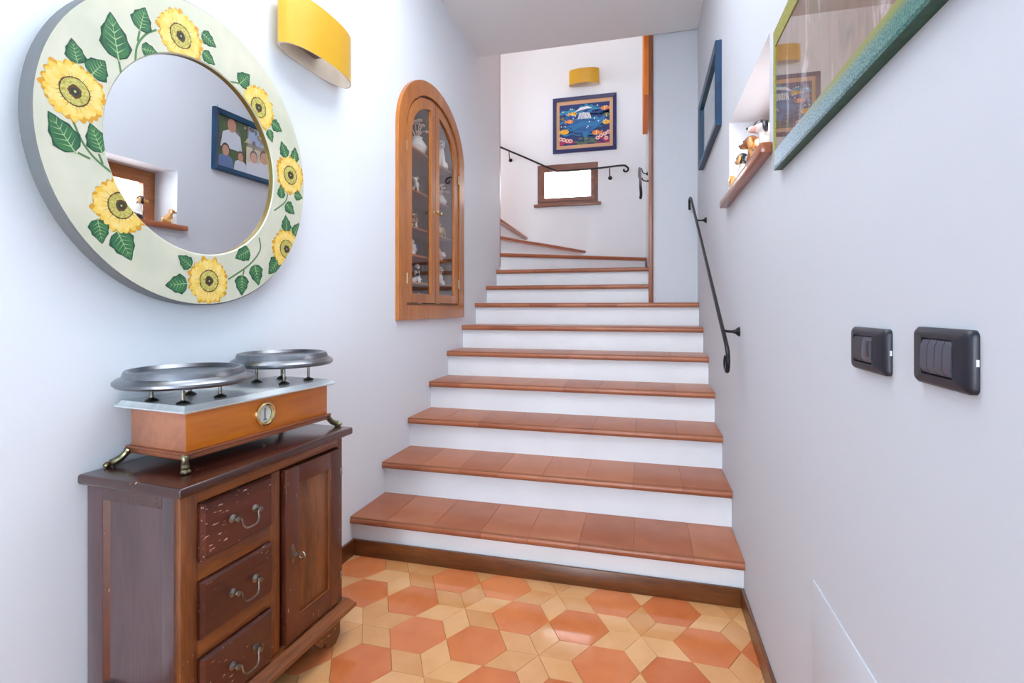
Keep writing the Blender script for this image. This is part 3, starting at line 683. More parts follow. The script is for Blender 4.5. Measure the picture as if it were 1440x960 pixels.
for s_ in (-1, 1):
    xa, xb = (-.415, -.0025) if s_ < 0 else (.0025, .415)
    ga, gb = (-.345, -.068) if s_ < 0 else (.068, .345)
    b_ = B(); prism(b_, archseg(xa, xb, .4155, .298, 2.2, 1.200), -.014, .003, axis='y', holes=[archseg(ga, gb, .3455, .235, 2.2, 1.255)])
    dr = obj('door', b_, 'niche', ac)
    b_ = B(); prism(b_, archseg(ga-.004, gb+.004, .3495, .239, 2.2, 1.251), -.003, .0, axis='y'); obj('glass', b_, 'glass', dr)
    b_ = B(); xk = s_*.036
    lathe(b_, [(0, 0), (.009, 0), (.009, .003), (.004, .006), (.004, .016), (.011, .022), (.012, .028), (.007, .034), (0, .035)], 16, Matrix.Translation((xk, -.014, 1.787)) @ Matrix.Rotation(PI/2, 4, 'X')); kn = obj('knob', b_, 'gold', dr)
    for zz in (1.34, 2.1):
        b_ = B(); tube(b_, [(s_*.421, -.018, zz-.03), (s_*.421, -.018, zz+.03)], .005, 8); obj('hinge', b_, 'gold', dr)
shz = [1.33, 1.50, 1.67, 1.90, 2.16]
for z in shz:
    hw_ = .422 if z < 2.2 else .3
    b_ = B(); box(b_, -hw_, hw_, .03, .266, z-.012, z, .001); obj('shelf', b_, 'nichex', ac)

# ------------------------------------------------------------------ ceramic figures
def remeshed(bm, vox):
    me = bpy.data.meshes.new('tmp'); bm.to_mesh(me); bm.free()
    o = bpy.data.objects.new('tmp', me); COL.objects.link(o)
    m1 = o.modifiers.new('r', 'REMESH'); m1.mode = 'VOXEL'; m1.voxel_size = vox
    m2 = o.modifiers.new('s', 'SMOOTH'); m2.iterations = 4; m2.factor = .5
    dg = bpy.context.evaluated_depsgraph_get(); ev = o.evaluated_get(dg)
    out = bpy.data.meshes.new_from_object(ev); bpy.data.objects.remove(o); out.shade_smooth()
    return out
def blob(name, ells, vox, mats, parent, colf=None):
    bm = B()
    for c_, r_, *rt in ells: ell(bm, c_, r_, rt[0] if rt else (0, 0, 0))
    me = remeshed(bm, vox)
    for x in mats: me.materials.append(M[x])
    if colf:
        for p in me.polygons: p.material_index = colf(p.center)
    o = bpy.data.objects.new(name, me); COL.objects.link(o); o.parent = parent
    return o
def n3(p, s_): return noise.noise(Vector(p)*s_)
def sitting_dog(label, loc, rz, s, mats, colf, ear='floppy', group=None, cat='figurine', nm='dog_figurine'):
    """unit dog 1 tall looking along +x, scaled by s"""
    r = root(nm, label, cat, loc, rz, group); r.scale = (s, s, s)
    E_ = [((-.16, 0, .22), (.27, .24, .23)), ((-.03, 0, .38), (.20, .19, .27), (0, .35, 0)), ((.06, 0, .56), (.13, .14, .18)), ((.12, 0, .78), (.17, .155, .16)), ((.28, 0, .735), (.13, .085, .075)), ((.33, 0, .745), (.06, .07, .06))]
    for y in (-.1, .1):
        E_ += [((.12, y, .25), (.065, .06, .27)), ((.17, y, .04), (.10, .065, .045)), ((.0, y*1.9, .13), (.19, .08, .12)), ((.12, y*2.1, .04), (.11, .06, .045))]
    E_ += [((-.42, .05, .07), (.17, .05, .05), (0, -.2, .3))]
    body = blob('body', E_, .032, mats, r, colf)
    for y in (-1, 1):
        if ear == 'floppy': b_ = ell(B(), (.06, y*.16, .74), (.06, .035, .14), (y*.25, .1, 0))
        else: b_ = B(); lathe(b_, [(.065, 0), (.05, .06), (.02, .12), (0, .14)], 8, Matrix.Translation((.08, y*.10, .88)) @ Matrix.Rotation(-y*.25, 4, 'X'))
        obj('ear', b_, mats[-1], r)
    b_ = B(); ell(b_, (.395, 0, .765), (.028, .032, .026)); obj('nose', b_, 'cblack', r)
    for y in (-1, 1): b_ = B(); ell(b_, (.255, y*.075, .82), (.02, .02, .022)); obj('eye', b_, 'cblack', r)
    return r
SZ = wz0
sitting_dog('small golden sitting dog figurine at the far end of the window sill', (.376, 2.50, SZ), R(110), .105, ['cgold', 'ccream'], lambda c: 1 if (c.z < .3 and c.x > .05) else 0, group=None)
sitting_dog('black, white and tan dog figurine on the window sill beside the golden dog', (.395, 2.31, SZ), R(120), .155, ['cwhite', 'cblack', 'cgold'], lambda c: (2 if c.x > .2 else 1) if c.z > .66 else (1 if n3(c, 4) > .12 else 0))
sitting_dog('shaggy brown dog figurine in the middle of the window sill', (.402, 2.13, SZ), R(140), .17, ['cbrown', 'cgold'], lambda c: 1 if n3(c, 6) > .15 else 0)
sitting_dog('white and pink dog figurine with dark head nearest on the window sill', (.405, 1.95, SZ), R(175), .165, ['cwhite', 'cpink', 'cblack'], lambda c: 2 if (c.z > .8) else (1 if n3(c, 3) > .1 else 0))

def lamb(label, loc, rz, s, mats, colf=None):
    r = root('animal_figurine', label, 'figurine', loc, rz); r.scale = (s, s, s)
    E_ = [((0, 0, .48), (.42, .2, .22)), ((.38, 0, .68), (.16, .13, .15)), ((.5, 0, .66), (.12, .08, .08)), ((.26, 0, .58), (.16, .12, .16))]
    for x in (-.25, .25):
        for y in (-.1, .1): E_.append(((x, y, .18), (.065, .06, .22)))
    E_.append(((-.44, 0, .52), (.12, .05, .05)))
    blob('body', E_, .04, mats, r, colf)
    for y in (-1, 1): b_ = ell(B(), (.34, y*.14, .8), (.05, .03, .09), (y*.6, 0, 0), 8); obj('ear', b_, mats[-1], r)
    return r
def bird(label, loc, rz, s, mats):
    r = root('bird_figurine', label, 'figurine', loc, rz); r.scale = (s, s, s)
    blob('body', [((0, 0, .42), (.3, .2, .24), (0, -.5, 0)), ((.24, 0, .72), (.14, .13, .14)), ((-.36, 0, .3), (.26, .08, .06), (0, -.3, 0)), ((.05, 0, .1), (.2, .16, .11))], .04, mats[:1], r)
    for y in (-1, 1): b_ = ell(B(), (-.06, y*.19, .46), (.26, .04, .14), (0, -.4, 0), 10); obj('wing', b_, mats[-1], r)
    b_ = B(); lathe(b_, [(.045, 0), (.0, .14)], 8, Matrix.Translation((.36, 0, .72)) @ Matrix.Rotation(PI/2, 4, 'Y')); obj('beak', b_, 'cgold', r)
    return r
def posy(label, loc, s):
    r = root('flower_figurine', label, 'figurine', loc, 0); r.scale = (s, s, s)
    b_ = B(); lathe(b_, [(.0, 0), (.2, 0), (.24, .05), (.3, .2), (.2, .36), (.14, .42), (.17, .46), (0, .46)], 16); obj('vase', b_, 'cwhite', r)
    for i in range(9):
        t = i*2.4; rr = .08+.03*i; z = .95-.04*i
        b_ = B(); tube(b_, [(0, 0, .42), (rr*math.cos(t)*.5, rr*math.sin(t)*.5, .65), (rr*math.cos(t), rr*math.sin(t), z)], .012, 5)
        for k in range(6): ell(b_, (rr*math.cos(t)+.05*math.cos(k*PI/3), rr*math.sin(t)+.05*math.sin(k*PI/3), z), (.045, .03, .03), (0, 0, k*PI/3), 6)
        obj('blossom', b_, ['ccream', 'cwhite', 'cpink'][i % 3], r)
    return r
NX = XL-.085
posy('white ceramic flowers on top shelf behind the left glass door', (NX, nc-.07, 2.16), .23)
sitting_dog('white cat figurine on top shelf behind the right glass door', (NX, nc+.315, 2.16), R(-60), .215, ['cwhite', 'ccream'], lambda c: 0, ear='up', nm='cat_figurine')
sitting_dog('large white dog figurine low behind the right glass door', (NX, nc+.30, 1.33), R(-50), .145, ['cwhite', 'ccream'], lambda c: 0)
lamb('pale brown animal figurine on middle shelf behind the left door', (NX, nc-.10, 1.67), R(-70), .115, ['ccream', 'cbrown'], lambda c: 1 if n3(c, 4) > .1 else 0)
lamb('golden animal figurine on middle shelf behind the right door', (NX, nc+.34, 1.67), R(-100), .12, ['cgold', 'ccream'], lambda c: 1 if n3(c, 4) > 0 else 0)
bird('white swan-like bird figurine behind the left door, second shelf up', (NX, nc-.12, 1.50), R(-80), .12, ['cwhite', 'cblue'])
bird('pinkish bird figurine behind the right door, second shelf up', (NX, nc+.33, 1.50), R(-100), .115, ['cpink', 'cwhite'])
sitting_dog('black and white dog figurine on lowest shelf behind the left door', (NX, nc-.07, 1.33), R(-60), .13, ['cwhite', 'cblack'], lambda c: 1 if n3(c, 4) > .05 else 0)
sitting_dog('grey puppy figurine beside the black and white dog, left door', (NX, nc-.20, 1.33), R(-60), .10, ['cgrey', 'cwhite'], lambda c: 0)
lamb('cream lamb figurine on the cabinet floor behind the left door', (NX, nc-.19, 1.19), R(-60), .11, ['ccream', 'cwhite'])
bird('blue and white bird figurine on the cabinet floor, left door', (NX, nc-.03, 1.19), R(-80), .09, ['cwhite', 'cblue'])
bird('white and grey bird figurine on the cabinet floor, right door', (NX, nc+.27, 1.19), R(-80), .10, ['cwhite', 'cgrey'])
lamb('small white animal figurine on the shelf below the top, left door', (NX, nc-.08, 1.90), R(-70), .12, ['cwhite', 'ccream'])
posy('pale ceramic flowers on the shelf below the top, right door', (NX, nc+.32, 1.90), .16)

# ------------------------------------------------------------------ pictures
def frame_bm(b_, x0, x1, z0, z1, fw, t, face=0, under=0, fh=None, dish=.8):
    fh = fh or fw
    """mitred frame; y from -t (front) to 0 (wall). material index: face / under (outer sides)"""
    fi = fw
    O = [(x0, z0), (x1, z0), (x1, z1), (x0, z1)]; I = [(x0+fi, z0+fh), (x1-fi, z0+fh), (x1-fi, z1-fh), (x0+fi, z1-fh)]
    c_ = min(.006, fw*.25)
    F = [(x0+c_, z0+c_), (x1-c_, z0+c_), (x1-c_, z1-c_), (x0+c_, z1-c_)]
    L0 = [b_.verts.new((x, 0, z)) for x, z in O]; L1 = [b_.verts.new((x, -t+c_*.5, z)) for x, z in O]; L2 = [b_.verts.new((x, -t, z)) for x, z in F]
    L3 = [b_.verts.new((x, -t*dish, z)) for x, z in I]; L4 = [b_.verts.new((x, 0, z)) for x, z in I]
    for q, (A_, C_) in enumerate(((L0, L1), (L1, L2), (L2, L3), (L3, L4))):
        for i in range(4):
            f = b_.faces.new((A_[i], A_[(i+1) % 4], C_[(i+1) % 4], C_[i])); f.material_index = (under if q == 0 else (face[i] if isinstance(face, (list, tuple)) else face))
    for i in range(4): b_.faces.new((L4[i], L4[(i+1) % 4], L0[(i+1) % 4], L0[i]))
    return b_
# big abstract on the right wall, near (local x = -world y)
pr = root('framed_picture', 'large abstract picture in a sponged blue-green frame, nearest on right wall', 'picture', (XR, 1.586, 1.556), -PI/2)
bm = B(); frame_bm(bm, 0, 1.05, 0, .39, .021, .024, face=[0, 0, 1, 1], under=2, fh=.05, dish=.97); obj('frame', bm, ['sponge', 'spolive', 'spgreen'], pr, smooth=0)
bm = B(); box(bm, .018, 1.035, -.0185, -.002, .04, .36); obj('canvas', bm, 'abstract', pr, smooth=0)
bm = B(); box(bm, .0205, 1.0295, -.0215, -.0195, .0495, .3405); obj('glass', bm, 'picglass', pr, smooth=0)
# family collage in teal frame, far on the right wall
pf = root('framed_picture', 'teal framed family photo collage on right wall by the stair corner', 'picture', (XR, 3.69, 2.10), -PI/2)
bm = B(); frame_bm(bm, 0, .90, 0, .43, .035, .033); obj('frame', bm, 'teal', pf, smooth=0)
def flat(b_, pts, y, mi=0):
    vs = [b_.verts.new((x, y, z)) for x, z in pts]; f = b_.faces.new(vs); f.material_index = mi; f.normal_update()
    if f.normal.y > 0: f.normal_flip()
def oval(cx, cz, rx, rz, rot=0, n=16):
    return [(cx+rx*math.cos(2*PI*i/n)*math.cos(rot)-rz*math.sin(2*PI*i/n)*math.sin(rot), cz+rx*math.cos(2*PI*i/n)*math.sin(rot)+rz*math.sin(2*PI*i/n)*math.cos(rot)) for i in range(n)]
def rectp(x0, x1, z0, z1): return [(x0, z0), (x1, z0), (x1, z1), (x0, z1)]
bm = B(); PM = ['photo', 'green', 'skin', 'shirt', 'hair', 'sky', 'stripe', 'wallp', 'cgrey']
y0 = -.004
def person(cx, z, s_, shirt=3, y=-.006):
    flat(bm, [(cx-.075*s_, z), (cx+.075*s_, z), (cx+.06*s_, z+.085*s_), (cx+.022*s_, z+.105*s_), (cx-.022*s_, z+.105*s_), (cx-.06*s_, z+.085*s_)], y, shirt)
    flat(bm, oval(cx, z+.145*s_, .036*s_, .047*s_), y-.0002, 4); flat(bm, oval(cx, z+.135*s_, .030*s_, .040*s_), y-.0004, 2)
flat(bm, rectp(.03, .87, .03, .40), y0, 0)
flat(bm, rectp(.60, .87, .20, .40), y0-.0005, 1); flat(bm, rectp(.34, .59, .22, .40), y0-.0005, 5); flat(bm, rectp(.34, .59, .22, .27), y0-.0007, 8)
for q in range(26): flat(bm, oval(random.uniform(.36, .86), random.uniform(.22, .38), random.uniform(.008, .03), random.uniform(.008, .025)), y0-.001-q*.00002, random.choice([0, 1, 8, 7, 4]))
flat(bm, rectp(.62, .87, .03, .20), y0-.0012, 1); flat(bm, rectp(.36, .61, .03, .24), y0-.0011, 7); flat(bm, rectp(.17, .35, .03, .19), y0-.0011, 5); flat(bm, rectp(.03, .16, .03, .17), y0-.0011, 1)
person(.74, .18, 1.25); person(.79, .03, .95, 6); person(.66, .035, .8, 3); person(.54, .035, 1.0, 3, -.0064); person(.44, .035, 1.15, 3); person(.26, .035, .8, 6); person(.10, .04, .7, 3)
for q in range(5): flat(bm, rectp(.20, .33, .045+q*.03, .055+q*.03), -.0062, 8)
obj('photo_collage', bm, PM, pf, smooth=0, recalc=False)
bm = B(); box(bm, .032, .868, -.013, -.0115, .032, .398); obj('glass', bm, 'picglass', pf, smooth=0)
bm = B(); tube(bm, [(.86, -.002, .42), (.86, -.004, .455)], .0025, 6); obj('hook', bm, 'steel', pf)
# underwater picture on the back wall
pb = root('framed_picture', 'underwater picture of whale and bright fish in dark blue frame', 'picture', (-.731, 6.2, 3.377), 0)
bm = B(); frame_bm(bm, -.38, .38, -.333, .333, .042, .03); obj('frame', bm, 'navy', pb, smooth=0)
bm = B(); box(bm, -.345, .345, -.010, -.002, -.297, .297); obj('mount', bm, 'peachmat', pb, smooth=0)
bm = B(); PM = ['sea2', 'sea', 'sea3', 'whale', 'whited', 'fish', 'fishy', 'coral', 'flower', 'weed', 'cblack']
x0, x1, z0, z1 = -.30, .30, -.245, .245; Y_ = -.0105
flat(bm, rectp(x0, x1, z0, z1), Y_, 0)
q_ = 0
def lay(pts, mi):
    global q_
    q_ += 1; flat(bm, [(min(max(x, x0), x1), min(max(z, z0), z1)) for x, z in pts], Y_-.00004*q_, mi)
def wave(cx, cz, w_, h_, t0, mi, n=18):
    up = [(cx-w_+2*w_*i/n, cz+h_*math.sin(PI*i/n)+.012*math.sin(i*.9+t0)) for i in range(n+1)]
    dn = [(cx-w_+2*w_*i/n, cz+.35*h_*math.sin(PI*i/n)-.02+.012*math.sin(i*.9+t0)) for i in range(n, -1, -1)]
    lay(up+dn, mi)
for q in range(26): wave(random.uniform(-.2, .2), random.uniform(-.12, .2), random.uniform(.08, .2), random.uniform(-.05, .06), q, random.choice([1, 1, 2, 3]))
lay([(-.16, -.04), (-.1, .0), (0, .03), (.12, .02), (.2, .06), (.26, .12), (.24, .02), (.14, -.06), (.02, -.11), (-.1, -.09)], 3)
lay([(-.13, -.055), (0, -.03), (.13, -.04), (.05, -.09), (-.08, -.085)], 1)
lay([(-.02, -.09), (.05, -.09), (.04, -.17), (.0, -.2), (-.01, -.15)], 3)
for i in range(9):
    x = -.075+.019*i; lay([(x*.7-.004, .135), (x*.7+.006, .135), (x+.008, .065), (x-.004, .06)], 4)
lay([(-.12, .15), (-.05, .2), (.04, .21), (.1, .18), (.03, .18), (-.05, .165)], 4); lay([(.04, .15), (.13, .19), (.2, .17), (.12, .16)], 2)
def fish(cx, cz, s_, d_, mi, m2):
    lay(oval(cx, cz, .045*s_, .026*s_), mi); lay([(cx-d_*.035*s_, cz), (cx-d_*.07*s_, cz+.028*s_), (cx-d_*.07*s_, cz-.028*s_)], mi)
    lay([(cx, cz+.024*s_), (cx+.008*s_, cz+.024*s_), (cx+.008*s_, cz-.024*s_), (cx, cz-.024*s_)], m2); lay(oval(cx+d_*.028*s_, cz+.005*s_, .006, .006, 0, 8), 10)
for f_ in ((-.13, .13, .9, 1, 6, 5), (-.17, .04, .9, 1, 5, 4), (-.24, -.08, 1.2, 1, 6, 5), (.24, .17, 1.0, -1, 5, 4), (.26, .0, 1.0, -1, 6, 5), (.14, -.115, 1.1, -1, 5, 4), (-.26, .08, .7, 1, 9, 5), (.26, .09, .8, -1, 9, 6)): fish(*f_)
for q in range(22): lay(oval(random.uniform(-.28, .28), random.uniform(-.05, .23), .008, .008, 0, 8), 4)
for q in range(34): x = random.uniform(-.28, .28); lay(oval(x, random.uniform(-.24, -.17), .03, .014, random.uniform(-.4, .4), 8), 9 if abs(x) < .14 else 7)
for x, z in [(-.285, -.165), (-.245, -.175), (-.205, -.19), (-.165, -.195), (.16, -.18), (.2, -.155), (.245, -.14), (.285, -.12), (.26, -.19)]:
    lay(oval(x, z, .026, .024, 0, 12), 8); lay(oval(x, z, .009, .009, 0, 8), 10)
obj('print', bm, PM, pb, smooth=0, recalc=False)
# orange canvas on the right stairwell wall
po = root('framed_picture', 'tall orange picture seen edge-on on the right stairwell wall', 'picture', (.028, 4.36, 2.92), R(90)-math.atan2(.0213, -1)+PI if False else -PI/2)
po.location = (.0035, 5.36, 2.92); po.rotation_euler = (0, 0, -PI/2+.0213)
bm = B(); frame_bm(bm, 0, 1.0, 0, 1.15, .05, .05); obj('frame', bm, 'orange2', po, smooth=0)
bm = B(); box(bm, .05, .95, -.03, -.002, .05, 1.1, mi=0); obj('canvas', bm, 'orange', po, smooth=0)

# ------------------------------------------------------------------ light switches and the painted hatch
def plate(label, y, z, w_, h_, gangs, ga, gb):
    r = root('light_switch', label, 'switch', (XR, y, z), -PI/2)
    b_ = B(); ww, hh = w_/2, h_/2
    def rr(sx, sz, c_, n=5):
        out = []
        for qx, qz, t0 in ((1, 1, 0), (-1, 1, PI/2), (-1, -1, PI), (1, -1, 1.5*PI)):
            for i in range(n+1):
                t = t0+PI/2*i/n; out.append((qx*(sx-c_)+c_*math.cos(t), qz*(sz-c_)+c_*math.sin(t)))
        return out
    wa, wb = ga, gb      # window from the left edge
    layers = [(rr(ww, hh, .008), 0), (rr(ww, hh, .008), -.006), (rr(ww-.004, hh-.004, .007), -.0105)]
    rings = [[b_.verts.new((x, yy_, zz)) for x, zz in pts] for pts, yy_ in layers]
    for A_, C_ in zip(rings, rings[1:]):
        for i in range(len(A_)): b_.faces.new((A_[i], A_[(i+1) % len(A_)], C_[(i+1) % len(A_)], C_[i]))
    gh = h_*.32
    hole = [(wa, -gh), (wb, -gh), (wb, gh), (wa, gh)]
    hv_ = [b_.verts.new((x, -.0105, zz)) for x, zz in hole]; hv2 = [b_.verts.new((x, -.003, zz)) for x, zz in hole]
    es = [b_.edges.get((rings[-1][i], rings[-1][(i+1) % len(rings[-1])])) for i in range(len(rings[-1]))]+[b_.edges.new((hv_[i], hv_[(i+1) % 4])) for i in range(4)]
    bmesh.ops.triangle_fill(b_, use_beauty=True, edges=es)
    for i in range(4): b_.faces.new((hv_[i], hv_[(i+1) % 4], hv2[(i+1) % 4], hv2[i]))
    b_.faces.new(hv2)
    obj('cover_plate', b_, 'switch', r, smooth=50)
    gw = (wb-wa)/gangs
    for k in range(gangs):
        b_ = B(); x0 = wa+k*gw+.0006; x1 = wa+(k+1)*gw-.0006
        prism(b_, [(-.003, -gh+.002), (-.0085, -gh+.002), (-.0125, -gh+.010), (-.0115, gh-.010), (-.0085, gh-.002), (-.003, gh-.002)], x0, x1, axis='x')
        o = obj('rocker', b_, 'rocker' if not (gangs == 2 and k == 0) else 'rockerd', r, smooth=30)
    if gangs == 2:
        b_ = B(); box(b_, wb-gw*.48, wb-.0022, -.0135, -.011, -gh+.012, gh-.008, .0006); obj('toggle', b_, 'rockerd', r)
    b_ = B(); box(b_, ww-.0006, ww+.0006, -.004, -.001, -.004, .004); obj('clip', b_, 'whitep', r)
    return r
plate('smaller black switch plate with two rockers, nearer the stairs on right wall', .985, 1.100, .140, .073, 2, -.056, .020)
plate('larger black switch plate with four grey rockers on the right wall', .765, 1.107, .130, .075, 4, -.042, .030)
bm = B(); box(bm, XR-.0035, XR, .70, 1.30, .16, .555, .0012); tag(obj('wall_hatch', bm, 'wall_shaded'), 'white painted service hatch cover low on the right wall', 'hatch')

# ------------------------------------------------------------------ dark wooden cabinet (local x along the front away from camera, y towards the wall)
CW, CDp, CH = .62, .318, .745
cb = root('drawer_cabinet', 'dark worn wooden cabinet with three drawers and a panelled door', 'cabinet', (-1.084, .988, 0), R(86.7))
bm = B(); box(bm, -.022, CW+.028, -.030, CDp+.005, CH-.026, CH, .007, seg=3); obj('top', bm, 'ctop', cb)
bm = B(); box(bm, .02, CW-.02, .02, CDp-.002, .10, CH-.027); obj('carcass', bm, 'black', cb)
zb, zt2 = .14, CH-.026
# side frames with sunk panels
for xs in (0, CW):
    xa, xb = (0, .022) if xs == 0 else (CW-.022, CW)
    b_ = B(); box(b_, xa, xb, 0.0, .057, zb-.04, zt2, .002); obj('side_stile', b_, 'side', cb)
    b_ = B(); box(b_, xa, xb, .262, CDp, zb-.04, zt2, .002); obj('side_stile', b_, 'side', cb)
    b_ = B(); box(b_, xa, xb, .0575, .2615, .680, zt2, .001); obj('side_rail', b_, 'sidetop', cb)
    b_ = B(); box(b_, xa, xb, .0575, .2615, zb-.04, .215, .001); obj('side_rail', b_, 'sidetop', cb)
    b_ = B(); box(b_, *( (.010, .020) if xs == 0 else (CW-.020, CW-.010)), .055, .264, .2, .69); obj('side_panel', b_, 'side', cb)
    s_ = 1 if xs == 0 else -1
    b_ = B(); prism(b_, [(xs+s_*.012, .2615), (xs+s_*.001, .2615), (xs+s_*.0105, .247)], .215, .680); obj('side_moulding', b_, 'door', cb)
# front frame
FY = .0
def front(nm, x0, x1, z0, z1, m_, y0=-.003, y1=.02, bev=.0015): b_ = B(); box(b_, x0, x1, y0, y1, z0, z1, bev); return obj(nm, b_, m_, cb)
front('front_stile', .0, .046, zb-.04, zt2, 'darkz'); front('front_stile', .2835, .322, zb, .684, 'darkz'); front('front_stile', .598, CW, zb-.04, zt2, 'darkz')
front('front_rail', .046, .598, .686, zt2, 'dark'); front('front_rail', .046, .2835, .491, .538, 'dark'); front('front_rail', .046, .2835, .299, .344, 'dark'); front('front_rail', .046, .598, zb-.04, .150, 'dark')
def bail(par, cx, cz):
    for s_ in (-1, 1):
        b_ = B(); lathe(b_, [(0, 0), (.0105, 0), (.0115, .002), (.008, .005), (.004, .008), (.004, .014), (.0075, .018), (.0065, .023), (0, .025)], 14, Matrix.Translation((cx+s_*.038, -.018, cz+.010)) @ Matrix.Rotation(PI/2, 4, 'X')); obj('handle_rosette', b_, 'steel', par)
    b_ = B(); pts = [(cx+s_*x, y, cz+z) for s_, x, y, z in ((-1, .038, -.036, .010), (-1, .029, -.040, .009), (-1, .027, -.043, -.006), (-1, .018, -.046, -.018), (0, 0, -.047, -.020), (1, .018, -.046, -.018), (1, .027, -.043, -.006), (1, .029, -.040, .009), (1, .038, -.036, .010))]
    tube(b_, smoothpath(pts, 4), .0024, 8); obj('bail_handle', b_, 'steel', par)
for z0_, z1_ in ((.540, .684), (.346, .489), (.152, .297)):
    b_ = B()
    x0_, x1_ = .0475, .2815
    O = [(x0_, z0_), (x1_, z0_), (x1_, z1_), (x0_, z1_)]; I = shrink(O, .011)
    A_ = [b_.verts.new((x, .015, z)) for x, z in O]; A2 = [b_.verts.new((x, -.010, z)) for x, z in O]
    A3 = [b_.verts.new((x, -.0135, z)) for x, z in shrink(O, .004)]; C_ = [b_.verts.new((x, -.018, z)) for x, z in I]
    for P_, Q_ in ((A_, A2), (A2, A3), (A3, C_)):
        for i in range(4): b_.faces.new((P_[i], P_[(i+1) % 4], Q_[(i+1) % 4], Q_[i]))
    b_.faces.new(C_); dw = obj('drawer', b_, 'drawer', cb, smooth=20)
    bail(dw, (x0_+x1_)/2+.010, (z0_+z1_)/2-.008)
# door
b_ = B(); box(b_, .334, .391, -.016, .01, .153, .681, .002); box(b_, .541, .596, -.016, .01, .153, .681, .002)
box(b_, .3905, .5415, -.0155, .01, .626, .6805, .0015); box(b_, .3905, .5415, -.0155, .01, .1535, .214, .0015)
door = obj('door', b_, 'door', cb)
b_ = B(); box(b_, .389, .543, -.006, .004, .212, .628, .001); obj('door_panel', b_, 'panel', door)
b_ = B()
for (xa, xb, za, zb_) in ((.391, .3945, .214, .626), (.5375, .541, .214, .626), (.391, .541, .214, .2175), (.391, .541, .6225, .626)): box(b_, xa, xb, -.0125, -.005, za, zb_, .001)
obj('panel_moulding', b_, 'darkz', door)
b_ = B(); kx, kz = .361, .420
prism(b_, [(kx+.0095*math.cos(t)*(1 if abs(math.sin(t)) < .75 else .8), kz+.029*math.sin(t)) for t in [2*PI*i/24 for i in range(24)]], -.0185, -.0155, axis='y'); obj('keyhole_plate', b_, 'steel', door)
b_ = B(); tube(b_, [(kx, -.018, kz), (kx, -.044, kz)], .0028, 8); tube(b_, [(kx+.0, -.052+.010*math.cos(t), kz+.010*math.sin(t)) for t in [2*PI*i/20 for i in range(20)]], .0022, 8, closed=True)
lathe(b_, [(0, 0), (.005, 0), (.005, .004), (0, .004)], 12, Matrix.Translation((kx, -.026, kz)) @ Matrix.Rotation(PI/2, 4, 'X')); obj('key', b_, 'steel', door)
for zz in (.60, .24): b_ = B(); tube(b_, [(.5975, -.0165, zz-.012), (.5975, -.0165, zz+.012)], .0035, 8); obj('hinge', b_, 'steel', door)
# plinth with scalloped bracket feet
b_ = B()
prof = [(0, .140), (.012, .140), (.020, .134), (.026, .126), (.030, .120), (.036, .116), (.038, .106), (.034, .100), (0, .100)]
pth = [((0, CDp), (-1, 0)), ((0, 0), (-1, -1)), ((CW, 0), (1, -1)), ((CW, CDp), (1, 0))]
rows = [[b_.verts.new((p[0]+d_[0]*o_, p[1]+d_[1]*o_, z)) for o_, z in prof] for p, d_ in pth]
for A_, C_ in zip(rows, rows[1:]):
    for i in range(len(prof)-1): b_.faces.new((A_[i], A_[i+1], C_[i+1], C_[i]))
obj('plinth_moulding', b_, 'dark', cb, smooth=25)
b_ = B()
pts = [(.004, 0), (.060, 0), (.078, .012), (.085, .035), (.105, .028), (.120, .045), (.145, .070), (CW-.145, .070), (CW-.120, .045), (CW-.105, .028), (CW-.085, .035), (CW-.078, .012), (CW-.055, 0), (CW-.028, 0), (CW-.004, .022), (CW-.004, .101), (.004, .101)]
prism(b_, pts, .002, .022, axis='y'); obj('plinth_apron', b_, 'dark', cb)
for xs in (.004, CW-.024):
    b_ = B(); prism(b_, [(.022, 0.0), (.075, 0), (.095, .06), (CDp-.095, .06), (CDp-.075, 0), (CDp-.004, 0), (CDp-.004, .101), (.022, .101)], xs, xs+.02, axis='x'); obj('plinth_apron', b_, 'side', cb)

# ------------------------------------------------------------------ antique balance scale on the cabinet
sc = root('balance_scale', 'antique shop scale: wooden box, marble slab and two pewter pans', 'scale', (0, 0, CH), 0)
cbm = Matrix.Translation((-1.084, .988, 0)) @ Matrix.Rotation(R(86.7), 4, 'Z')
c0 = cbm @ Vector((.075, .071, 0)); sc.location = (c0.x, c0.y, CH); sc.rotation_euler = (0, 0, R(86.7-3.0))
SW, SD = .525, .212        # box; local origin = near front corner of the box
b_ = B(); box(b_, 0, SW, 0, SD, .052, .152, .002)
for f in b_.faces: f.material_index = 1 if abs(f.normal.x) > .9 else 0
b_.normal_update()
for f in b_.faces: f.material_index = 1 if abs(f.normal.x) > .9 else 0
obj('box', b_, ['scale_w', 'scale_sheen'], sc)
b_ = B(); box(b_, -.010, SW+.010, -.010, SD+.010, .044, .0525, .003); box(b_, -.006, SW+.006, -.006, SD+.006, .032, .0445, .003); obj('base_moulding', b_, 'scale_m', sc)
mx0, mx1, my0, my1 = -.012, SW+.012, -.012, SD+.030
b_ = B(); rows = []
for o_, z in ((0, .1525), (.008, .157), (.008, .160), (.001, .165), (-.004, .173)):
    c_ = .02
    rows.append([b_.verts.new((x, y, z)) for x, y in ((mx0-o_, my0-o_), (mx1+o_, my0-o_), (mx1+o_, my1+o_), (mx0-o_, my1+o_))])
for A_, C_ in zip(rows, rows[1:]):
    for i in range(4): b_.faces.new((A_[i], A_[(i+1) % 4], C_[(i+1) % 4], C_[i]))
b_.faces.new(rows[0]); b_.faces.new(rows[-1]); obj('marble_slab', b_, 'marble', sc, smooth=25)
b_ = B(); T_ = Matrix.Translation((SW*.475, 0, .104)) @ Matrix.Rotation(PI/2, 4, 'X')
